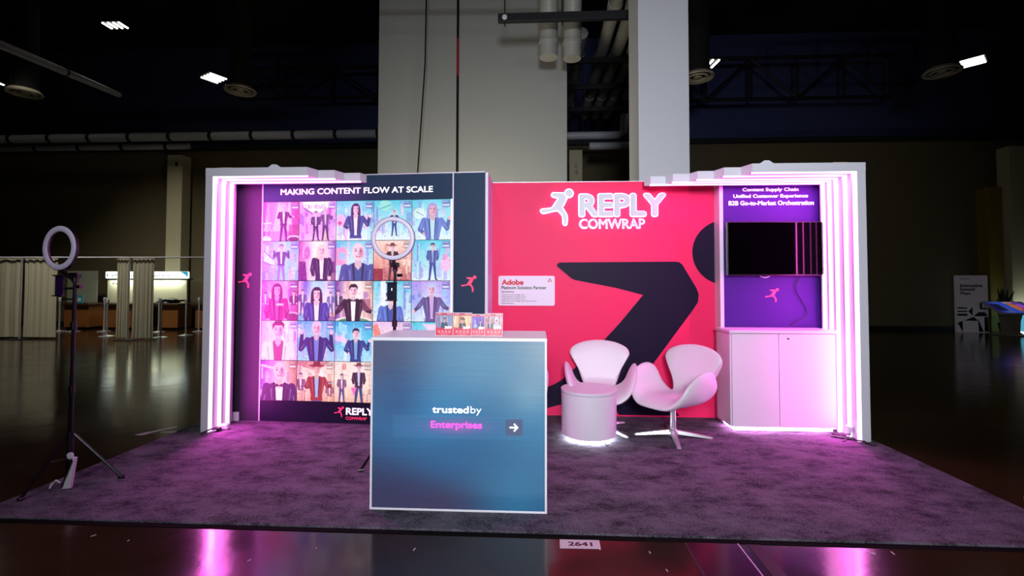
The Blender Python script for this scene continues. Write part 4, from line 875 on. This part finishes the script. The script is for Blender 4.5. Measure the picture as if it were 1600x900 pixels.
tag(MB().tube([(2.19, 4.79, 1.47), (2.21, 4.79, 1.448), (2.25, 4.79, 1.438), (2.29, 4.79, 1.45), (2.30, 4.79, 1.47)], .005, 6).build('power_cable', M['alu'], None, True), 'small loop of white cable under the television', 'cable')
t = thing('storage_cabinet', 'white two-door cabinet under the television, lit from beneath', 'cabinet', (2.26, 4.64, CT))
cx0, cx1, cyf, cyb, cz0, cz1 = 1.782, 2.725, 4.47, 4.80, .065, .948
MB().box(cx0, cx1, cyf + .02, cyb, cz0, cz1 - .026, .002).build('body', M['white_lam'], t)
MB().box(cx0 - .012, cx1 + .012, cyf - .012, cyb, cz1 - .026, cz1, .003).build('top', M['white_lam'], t)
md = cx0 + .425 * (cx1 - cx0) + .03
d1 = MB().box(cx0 + .012, md - .002, cyf, cyf + .018, cz0 + .006, cz1 - .032, .002).build('door', M['white_lam'], t)
d2 = MB().box(md + .002, cx1 - .012, cyf, cyf + .018, cz0 + .006, cz1 - .032, .002).build('door', M['white_lam'], t)
MB().lathe([(.008, 0), (.008, .004), (0, .004)], 0, 0, 14, Matrix.Translation((md + .085, cyf, cz1 - .075)) @ Matrix.Rotation(math.pi / 2, 4, 'X')).build('lock', M['black'], d2)
M['underled'] = mat('under_cabinet_led', '#ffffff', emit=(1.0, .40, .9), es=30)
MB().box(cx0 + .03, cx1 - .03, cyf + .03, cyf + .045, .03, .055, .003).build('led_strip', M['underled'], t); MB().box(cx0 + .03, cx0 + .045, cyf + .05, cyb - .06, .03, .055, .003).build('led_strip', M['underled'], t)
for x in (cx0 + .05, cx1 - .05):
    for y in (cyf + .1, cyb - .04): MB().lathe([(.015, CT), (.015, cz0)], x, y, 12).build('foot', M['black'], t)

# cables and adapters at the arch feet
tag(MB().tube([(2.62, 4.40, .02), (2.70, 4.33, .02), (2.74, 4.27, .03), (2.78, 4.20, .04), (2.80, 4.22, .02), (2.83, 4.15, .02)], .006, 6).build('power_cable', M['black'], None, True), 'black cable snaking along the carpet from the cabinet to the right arches', 'cable')
tag(MB().tube([(2.60, 4.36, .05), (2.76, 4.36, .05), (2.70, 4.31, .03), (2.64, 4.26, .02)], .006, 6).build('power_cable', M['black'], None, True), 'short black cable crossing in front of the second right arch', 'cable')
tag(MB().box(-.03, .03, -.02, .02, -.035, .035, .006, mw=Matrix.Translation((2.762, 4.40, .075)) @ Matrix.Rotation(.35, 4, 'Y')).build('power_adapter', M['white_lam']), 'white power adapter beside the foot of the right arches', 'adapter')
t = thing('power_adapter', 'white power adapter with cable ends at the foot of the left arches', 'adapter', (-2.88, 4.33, CT))
MB().box(-2.925, -2.855, 4.28, 4.33, CT, .07, .012).build('casing', M['white_lam'], t); MB().tube([(-2.93, 4.30, .03), (-2.96, 4.26, .045), (-2.92, 4.22, .03), (-2.97, 4.17, .02)], .005, 6).build('lead', M['alu'], t, True)
tag(MB().tube([(-2.92, 4.285, .03), (-2.93, 4.25, .05), (-2.96, 4.2, .045), (-2.985, 4.15, .035), (-2.99, 4.12, .019)], .006, 6).build('power_cable', M['black'], None, True), 'black cable at the foot of the left arches', 'cable')
tag(MB().box(-2.935, -2.90, 4.22, 4.27, CT, .05, .006).build('plug', M['black']), 'small black plug lying at the foot of the left arches', 'plug')

# ------------------------------------------------------------------ counter with screen front
t = thing('counter', 'white-framed counter with blue glowing screen front reading trusted by Enterprises', 'counter', (-.46, 3.0, CT))
kx0, kx1, kyf, kyb, kz1 = -.998, .062, 2.826, 3.30, 1.040
rotk = None
MB().box(kx0, kx1, kyf + .02, kyb, CT, kz1 - .02, .003).build('body', M['counter_white'], t)
MB().box(kx0 - .001, kx1 + .001, kyf, kyb + .002, kz1 - .02, kz1, .003).build('top', M['counter_white'], t)
for a in ((kx0, kx0 + .013, CT, kz1 - .02), (kx1 - .013, kx1, CT, kz1 - .02)): MB().box(a[0], a[1], kyf, kyf + .02, a[2], a[3], .002).build('frame_edge', M['counter_white'], t)
MB().box(kx0 + .013, kx1 - .013, kyf, kyf + .02, CT, CT + .012, .002).build('frame_edge', M['counter_white'], t)
P = Pic(100, 100); P.grad([C('#4b5a80'), C('#4a6f9c'), C('#3f6c9c'), C('#3b5682'), C('#37486e')])
P.glow(.36, .42, .30, .30, C('#3f90c8'), .95); P.glow(.45, .05, .4, .25, C('#6fa4c8'), .8); P.glow(1.0, .08, .28, .35, C('#a4bdd0'), .95); P.glow(.95, .5, .25, .25, C('#4a90bc'), .7)
P.glow(.78, .9, .34, .3, C('#2f86b4'), .85); P.glow(.05, .05, .28, .3, C('#5a5f80'), .9); P.glow(.05, .95, .5, .22, C('#3e3e62'), .95); P.glow(.38, .97, .25, .12, C('#463e60'), .8); P.glow(.66, .12, .25, .2, C('#6ea8cc'), .7)
P.glow(.92, .32, .12, .12, C('#9cc4dc'), .5); P.glow(.15, .35, .15, .2, C('#3a5c90'), .6); P.glow(.5, .7, .3, .14, C('#3a6a9c'), .6)
P.rect(.125, .86, .455, .57, C('#4a82b4'), .45)
for z_ in (.455, .572): P.rect(.125, .86, z_ - .003, z_ + .003, C('#6aa4d0'), .3)
P.glow(.49, .51, .16, .04, C('#c070c8'), .75)
M['kpic'] = pic_mat('blue_led_screen', .76, .4, .12, lines=.10)
sx0, sx1, sz0, sz1 = kx0 + .013, kx1 - .013, CT + .012, kz1 - .02
sw, sh_ = sx1 - sx0, sz1 - sz0
scr = pic_mesh('screen', P.img, sx0, sx1, sz0, sz1, kyf + .004, M['kpic'], t, .014)
U = lambda u: sx0 + u * sw
W = lambda v: sz1 - v * sh_
M['pinkglow'] = mat('pink_screen_lettering', '#ff4ad0', .5, emit='#ff55d2', es=1.0)
text('lettering', 'trusted', U(.350), U(.563), W(.431), W(.388), kyf + .003, M['lit_letter'], scr, .025, .002)
text('lettering', 'by', U(.573), U(.637), W(.442), W(.388), kyf + .003, M['lit_letter'], scr, .0, .002)
text('lettering', 'Enterprises', U(.342), U(.640), W(.532), W(.478), kyf + .003, M['pinkglow'], scr, .02, .002)
MB().prism(rrect(U(.775), U(.873), W(.558), W(.462), .008, 3), -.001, Matrix.Translation((0, kyf + .004, 0))).build('arrow_button', mat('grey_screen_button', '#4a5570', .4, emit='#4a5570', es=.6), scr)
ax, az = U(.824), W(.510); ar = MB(); th = .005
ar.prism([(ax - .027, az - th), (ax + .02, az - th), (ax + .02, az + th), (ax - .027, az + th)], -.001, Matrix.Translation((0, kyf + .0025, 0)))
ar.prism([(ax + .027, az), (ax + .003, az + .026), (ax - .004, az + .019), (ax + .013, az), (ax - .004, az - .019), (ax + .003, az - .026)], -.001, Matrix.Translation((0, kyf + .0023, 0)))
ar.build('arrow', M['lit_letter'], scr)
# flyers on the counter
def flyer(k):
    P = Pic(44, 62); red = C('#e02a50'); P.grad([C('#d84060'), C('#e6506a'), C('#d02848'), C('#c81e42')])
    bgc = [C('#8a9cc0'), C('#e8c89a'), C('#7a4ac8'), C('#d0b0b8')][k]; P.rect(.06, .94, .12, .68, bgc)
    rng = random.Random(40 + k)
    for _ in range(16): x = rng.random(); P.rect(x, x + .08, rng.uniform(.1, .3), rng.uniform(.35, .65), C(rng.choice([['#5a7ab8', '#c8d8f0', '#e8a0b0'], ['#f0e0b0', '#c04040', '#fff0d0'], ['#4a60e0', '#c090f0', '#30308a'], ['#ffffff', '#8a4050', '#e8d0d8']][k])), .6)
    if k < 2: person(P, .5, .22 if k == 0 else .24, .17, coat=['#2a4a6a', '#5a3038'][k], hair='#2a2030', hat=None if k == 0 else '#6a3a28', skin='#e8b8a8', shirt=['#3a6a80', '#8090a8'][k], halo=0)
    else:
        person(P, .3, .3, .13, coat=['#8ab8f0', '#2a3448'][k - 2], hair=['#c8d8f8', '#c8a090'][k - 2], skin='#e8c0c8', halo=0); person(P, .66, .28, .14, coat=['#202058', '#c8d8f0'][k - 2], hair='#282048', skin='#e8c0c0', halo=0)
    P.rect(0, 1, .70, 1, red); P.glow(.5, .7, .8, .05, red, .9); P.rect(0, 1, 0, .1, C('#c83058'), .9); P.rect(.08, .32, .04, .07, (1, 1, 1), .8); P.rect(.62, .93, .04, .07, (1, 1, 1), .8)
    for x in (.2, .4, .6, .8): P.ell(x, .80, .05, .02, (1, 1, 1), 1, .9); P.rect(x - .08, x + .08, .85, .875, (1, .9, .9), .8)
    P.rect(.2, .8, .91, .925, (1, .8, .8), .7); P.rect(.3, .7, .955, .97, (1, .9, .9), .8)
    return P.img
M['flyer'] = pic_mat('glossy_card_print', .22, .35, .7)  # emission added to lift the printed cards, which give no light themselves
fn = ['leftmost, man in dark coat, number 309', 'second from left, man in hat, number 269', 'third from left, blue picture, number 289', 'rightmost, group of people, number 319']
num = ['309', '269', '289', '319']
for k, (xa, xb, za, yy) in enumerate(((-.627, -.520, 1.183, 2.93), (-.517, -.405, 1.181, 2.935), (-.408, -.322, 1.172, 2.95), (-.319, -.212, 1.178, 2.93))):
    t = thing('flyer_card', 'small red photo card on the counter, ' + fn[k], 'card', ((xa + xb) / 2, yy, kz1), 'red photo cards on the counter')
    lean = Matrix.Translation((0, yy, kz1 + .001)) @ Matrix.Rotation(math.radians(-7), 4, 'X') @ Matrix.Translation((0, -yy, -kz1))
    mb = MB(); mb.box(xa - .003, xb + .003, yy, yy + .006, kz1, za + .003); mb.bm.transform(lean); mb.build('card_back', M['white_lam'], t)
    pic_mesh('print', flyer(k), xa, xb, kz1 + .003, za, yy - .002, M['flyer'], t, .002, frame=lean)
    w = xb - xa; h = za - kz1
    q = text('lettering', num[k], xb - w * .48, xb - w * .06, kz1 + h * .30, kz1 + h * .42, yy - .0025, M['lit_letter'], t, .04, .001)
    q.data.transform(Matrix.Translation(-wloc(t)).inverted()); q.data.transform(lean); q.data.transform(Matrix.Translation(-wloc(t)))
    mb = MB(); mb.box((xa + xb) / 2 - .02, (xa + xb) / 2 + .02, yy + .022, yy + .05, kz1, kz1 + .006); mb.build('easel_foot', M['white_lam'], t)

# ------------------------------------------------------------------ ring lights
def ring_light(cx, cy, cz, R, r_in, yaw, px, py, feet, lab, phone, phone_screen=False):
    t = thing('ring_light', lab, 'ring light', (px, py, 0), 'ring lights on tripods')
    mw = Matrix.Translation((cx, cy, cz)) @ Matrix.Rotation(yaw, 4, 'Z') @ Matrix.Rotation(math.pi / 2, 4, 'X')
    rm = (R + r_in) / 2; hw = (R - r_in) / 2
    prof = [(rm + hw * math.cos(a), .004 + .007 * math.sin(a)) for a in [math.pi * k / 8 for k in range(9)]]
    MB().lathe([(R, 0)] + prof + [(r_in, 0), (R, 0)], 0, 0, 56, mw).build('diffuser_ring', M['ring'], t, True)
    MB().lathe([(R + .002, -.016), (R + .003, .001), (r_in - .001, .001), (r_in + .006, -.016), (R + .002, -.016)], 0, 0, 56, mw).build('housing', M['black'], t, True)
    dots = MB()
    for k in range(8):
        a = 2 * math.pi * k / 8 + .3; dots.lathe([(.004, .009), (.004, .0125), (0, .0125)], rm * math.cos(a), rm * math.sin(a), 8, mw)
    dots.build('rivets', M['white_lam'], t)
    zt = cz - R
    MB().tube([(px, py, .2), (px, py, zt - .06)], [.015, .011], 12).build('pole', M['blackmetal'], t, True)
    for z in (.62, 1.05, zt - .08): MB().tube([(px, py, z), (px, py, z + .05)], .02, 12).build('locking_collar', M['black'], t, True)
    bx = MB(); bx.tube([(px, py, zt - .07), (px * .5 + cx * .5, py * .5 + cy * .5, zt - .03), (cx, cy + .012, zt + .005)], .013, 8); bx.box(px - .03, px + .03, py - .02, py + .02, zt - .05, zt - .015, .005); bx.build('swivel_mount', M['black'], t)
    MB().tube([(px + .02, py, zt - .11), (px + .055, py - .01, zt - .11)], .012, 8).build('knob', M['black'], t)
    MB().tube([(px, py, .16), (px, py, .36)], .021, 12).build('leg_hub', M['black'], t, True)
    for fx, fy in feet:
        b0 = CT if (CX0 < fx < CX1 and fy > CY0) else 0.0
        d = Vector((fx - px, fy - py)).normalized()
        hz = .345
        lg = MB(); lg.tube([(px + d.x * .02, py + d.y * .02, hz), (fx, fy, b0 + .014)], .010, 8); q = MB()
        L = lg.build('leg', M['blackmetal'], t)
        MB().tube([Vector((fx, fy, b0 + .012)) - Vector((d.x, d.y, 0)) * .02, Vector((fx, fy, b0 + .012)) + Vector((d.x, d.y, 0)) * .015], .0115, 8).build('rubber_foot', M['black'], L)
        m_ = Vector((px, py, hz)).lerp(Vector((fx, fy, b0)), .45); MB().tube([(px, py, .18), m_], .006, 6).build('brace', M['blackmetal'], t)
    (hx, hy, hz0, hz1, hw_) = phone
    mb = MB(); mb.box(hx - hw_, hx + hw_, hy, hy + .012, hz0, hz1, .004).build('phone_holder', M['navy'] if phone_screen else mat('dark_violet_plastic', '#26103a', .3), t)
    for z in (hz0 - .004, hz1 - .002): MB().box(hx - hw_ * 1.25, hx + hw_ * 1.1, hy - .012, hy + .016, z, z + .008, .002).build('clamp_jaw', M['black'], t)
    MB().tube([(hx, hy + .012, hz0 + .05), (px, py, hz0 + .05)], .009, 6).build('holder_arm', M['black'], t)
    if phone_screen: MB().box(hx - .003, hx + .003, hy - .0015, hy, hz0 + .07, hz0 + .09).build('phone_mark', M['lit_letter'], t)
    return t
ring_light(-3.215, 3.03, 1.602, .150, .112, math.radians(-11), -3.15, 3.08, ((-3.197, 2.819), (-2.868, 3.176), (-3.36, 3.27)), 'unlit white ring light on a tall black tripod at the left edge of the carpet', (-3.235, 3.05, 1.28, 1.415, .03))
ring_light(-1.047, 3.40, 1.697, .158, .127, math.radians(3), -1.05, 3.47, ((-1.262, 3.39), (-.93, 3.62), (-.92, 3.33)), 'unlit white ring light on a tripod behind the counter, before the picture wall', (-1.058, 3.42, 1.245, 1.372, .036), True)
t = thing('power_brick', 'white power brick and folded cable hanging in the legs of the left ring light', 'power adapter', (-3.06, 3.0, CT))
MB().prism([(-3.105, .02), (-3.045, .025), (-3.015, .22), (-3.03, .225), (-3.09, .03)], .02, Matrix.Translation((0, 2.98, 0))).build('brick', M['white_lam'], t)
MB().lathe([(.02, 0), (.022, .01), (.012, .012)], 0, 0, 16, Matrix.Translation((-3.05, 2.99, .235)) @ Matrix.Rotation(math.pi / 2, 4, 'X')).build('cable_loop', M['white_lam'], t)
MB().tube([(-3.10, 2.975, .03), (-3.06, 2.972, .12), (-3.025, 2.972, .21)], .004, 6).build('cable', M['black'], t)
MB().tube([(-3.11, 2.98, .06), (-3.13, 2.97, .08), (-3.145, 2.96, .06), (-3.15, 2.95, .035)], .006, 6).build('plug_lead', M['white_lam'], t)

# ------------------------------------------------------------------ round lit table
t = thing('round_side_table', 'white drum side table glowing white at its base', 'side table', (.463, 4.26, CT))
MB().lathe([(0, .052), (.232, .052), (.238, .058), (.243, .42)], .463, 4.26, 64).build('drum', M['white_lam'], t, True)
MB().lathe([(.243, .422), (.245, .426), (.245, .446), (.242, .449), (0, .449)], .463, 4.26, 64).build('top', M['white_lam'], t, True)
MB().lathe([(.185, .02), (.20, .022), (.20, .046), (.185, .048), (.185, .02)], .463, 4.26, 48).build('led_ring', mat('cool_white_led', '#ffffff', emit=(.86, .95, 1.0), es=26), t, True)
MB().lathe([(.16, CT), (.17, .052)], .463, 4.26, 40).build('base', M['white_lam'], t, True)
tag(MB().tube([(.58, 4.10, .02), (.60, 4.05, .022), (.585, 4.03, .02)], .005, 6).build('power_lead', M['black']), 'short dark lead at the foot of the drum table', 'cable')

# ------------------------------------------------------------------ swan chairs
def bend(s_, s1, R, am):
    if s_ <= s1: return s_, 0.0
    a = min((s_ - s1) / R, am); x = s1 + R * math.sin(a); z = R * (1 - math.cos(a)); rem = s_ - s1 - R * am
    if rem > 0: x += rem * math.cos(am); z += rem * math.sin(am)
    return x, z
def smooth(a, b, x): t_ = min(1, max(0, (x - a) / (b - a))); return t_ * t_ * (3 - 2 * t_)
def swan(u, v):
    wb = smooth(.13, .30, v)
    bu, hz = bend(abs(u), .12, .17, 1.18); sg = 1 if u >= 0 else -1
    x = (sg * bu) * (1 - wb) + u * wb * 1.02
    bv, hv = bend(v, .15, .12, 1.33)
    y = bv - .35 * u * u * wb * smooth(.3, .55, v); z = .352 + hz * (1 - wb) + hv
    z -= .9 * max(0, -v - .12) ** 2 * 1.6; z += .22 * u * u * (1 - wb) - .012
    y -= 0
    return Vector((x, y, z))
def swan_mesh():
    key = [(0, -.30), (.14, -.295), (.27, -.26), (.37, -.19), (.43, -.09), (.452, .02), (.44, .11), (.39, .175), (.30, .205), (.205, .195), (.152, .20), (.165, .26), (.215, .40), (.275, .51), (.288, .56), (.255, .615), (.15, .662), (0, .68)]
    full = key + [(-a, b) for a, b in key[-2:0:-1]]; n = len(full); out = []
    for i in range(n):
        p0, p1, p2, p3 = [Vector(full[(i + j) % n]) for j in (-1, 0, 1, 2)]
        for k in range(6):
            t_ = k / 6; out.append(.5 * ((2 * p1) + (p2 - p0) * t_ + (2 * p0 - 5 * p1 + 4 * p2 - p3) * t_ ** 2 + (3 * p1 - p0 - 3 * p2 + p3) * t_ ** 3))
    c = Vector((0, .05)); NR = 26; b = bmesh.new(); N = len(out)
    ts = [i / NR for i in range(1, NR)] + [.985, 1.0]
    def pt(q, side, t_):
        e = .004; m0 = swan(q.x, q.y); du = swan(q.x + e, q.y) - swan(q.x - e, q.y); dv = swan(q.x, q.y + e) - swan(q.x, q.y - e)
        nn = du.cross(dv).normalized(); th = .030 * math.sqrt(max(0, 1 - t_ ** 10)) + (0 if side > 0 else .026 * (1 - t_ ** 2.5))
        return m0 + nn * th * side
    rows = {}
    for side in (1, -1):
        cen = b.verts.new(pt(c, side, 0)); prev = None
        for ti in ts:
            if ti == 1.0 and side == -1: ring = rows['rim']
            else: ring = [b.verts.new(pt(c + (p - c) * ti, side, ti)) for p in out]
            if ti == 1.0 and side == 1: rows['rim'] = ring
            for k in range(N):
                k2 = (k + 1) % N
                if prev is None: b.faces.new((cen, ring[k], ring[k2]))
                else: b.faces.new((prev[k], ring[k], ring[k2], prev[k2]))
            prev = ring
    return b
shell_bm = swan_mesh()
def make_chair(loc, rz, lab):
    t = thing('swan_chair', lab, 'armchair', loc, 'white swivel lounge chairs', rz)
    mb = MB(); mb.add(swan_mesh()); mb.build('shell', M['leather'], t, True, world=False)
    mb = MB(); mb.tube([(0, 0, .235), (0, 0, .318)], .022, 14); mb.box(-.09, .09, -.09, .09, .288, .30, .004); mb.build('swivel_plate', M['blackmetal'], t, world=False)
    MB().tube([(0, 0, .05), (0, 0, .24)], [.028, .024], 20).build('pedestal', M['chrome'], t, True, world=False)
    MB().lathe([(.045, .012), (.05, .03), (.042, .06), (.03, .07)], 0, 0, 20).build('hub', M['chrome'], t, True, world=False)
    for k in range(4):
        a = math.radians(45 + 90 * k); b = bmesh.new(); pr = []
        for (r, w, z0, z1) in ((.03, .028, .03, .062), (.17, .024, .016, .040), (.32, .017, .0, .014), (.335, .012, .0, .010)):
            pr.append([b.verts.new((r, -w, z0)), b.verts.new((r, w, z0)), b.verts.new((r, w * .7, z1)), b.verts.new((r, -w * .7, z1))])
        for A, B in zip(pr, pr[1:]):
            for q in range(4): b.faces.new((A[q], A[(q + 1) % 4], B[(q + 1) % 4], B[q]))
        b.faces.new(pr[0][::-1]); b.faces.new(pr[-1])
        mb = MB(); mb.add(b, Matrix.Rotation(a, 4, 'Z')); mb.build('foot', M['chrome'], t, world=False)
    return t
shell_bm.free()
c1 = make_chair((1.215, 4.33, CT), math.radians(-52), 'white swan-shaped swivel chair on chrome star base, turned left, by the cabinet')
c2 = copy_tree(c1); c2.location = (.60, 4.53, CT); c2.rotation_euler = (0, 0, math.radians(-6)); c2['label'] = 'white swan-shaped swivel chair facing forward behind the drum table'
c3 = copy_tree(c1); c3.location = (-.235, 4.17, CT); c3.rotation_euler = (0, 0, math.radians(8)); c3['label'] = 'white swan-shaped swivel chair mostly hidden behind the counter'
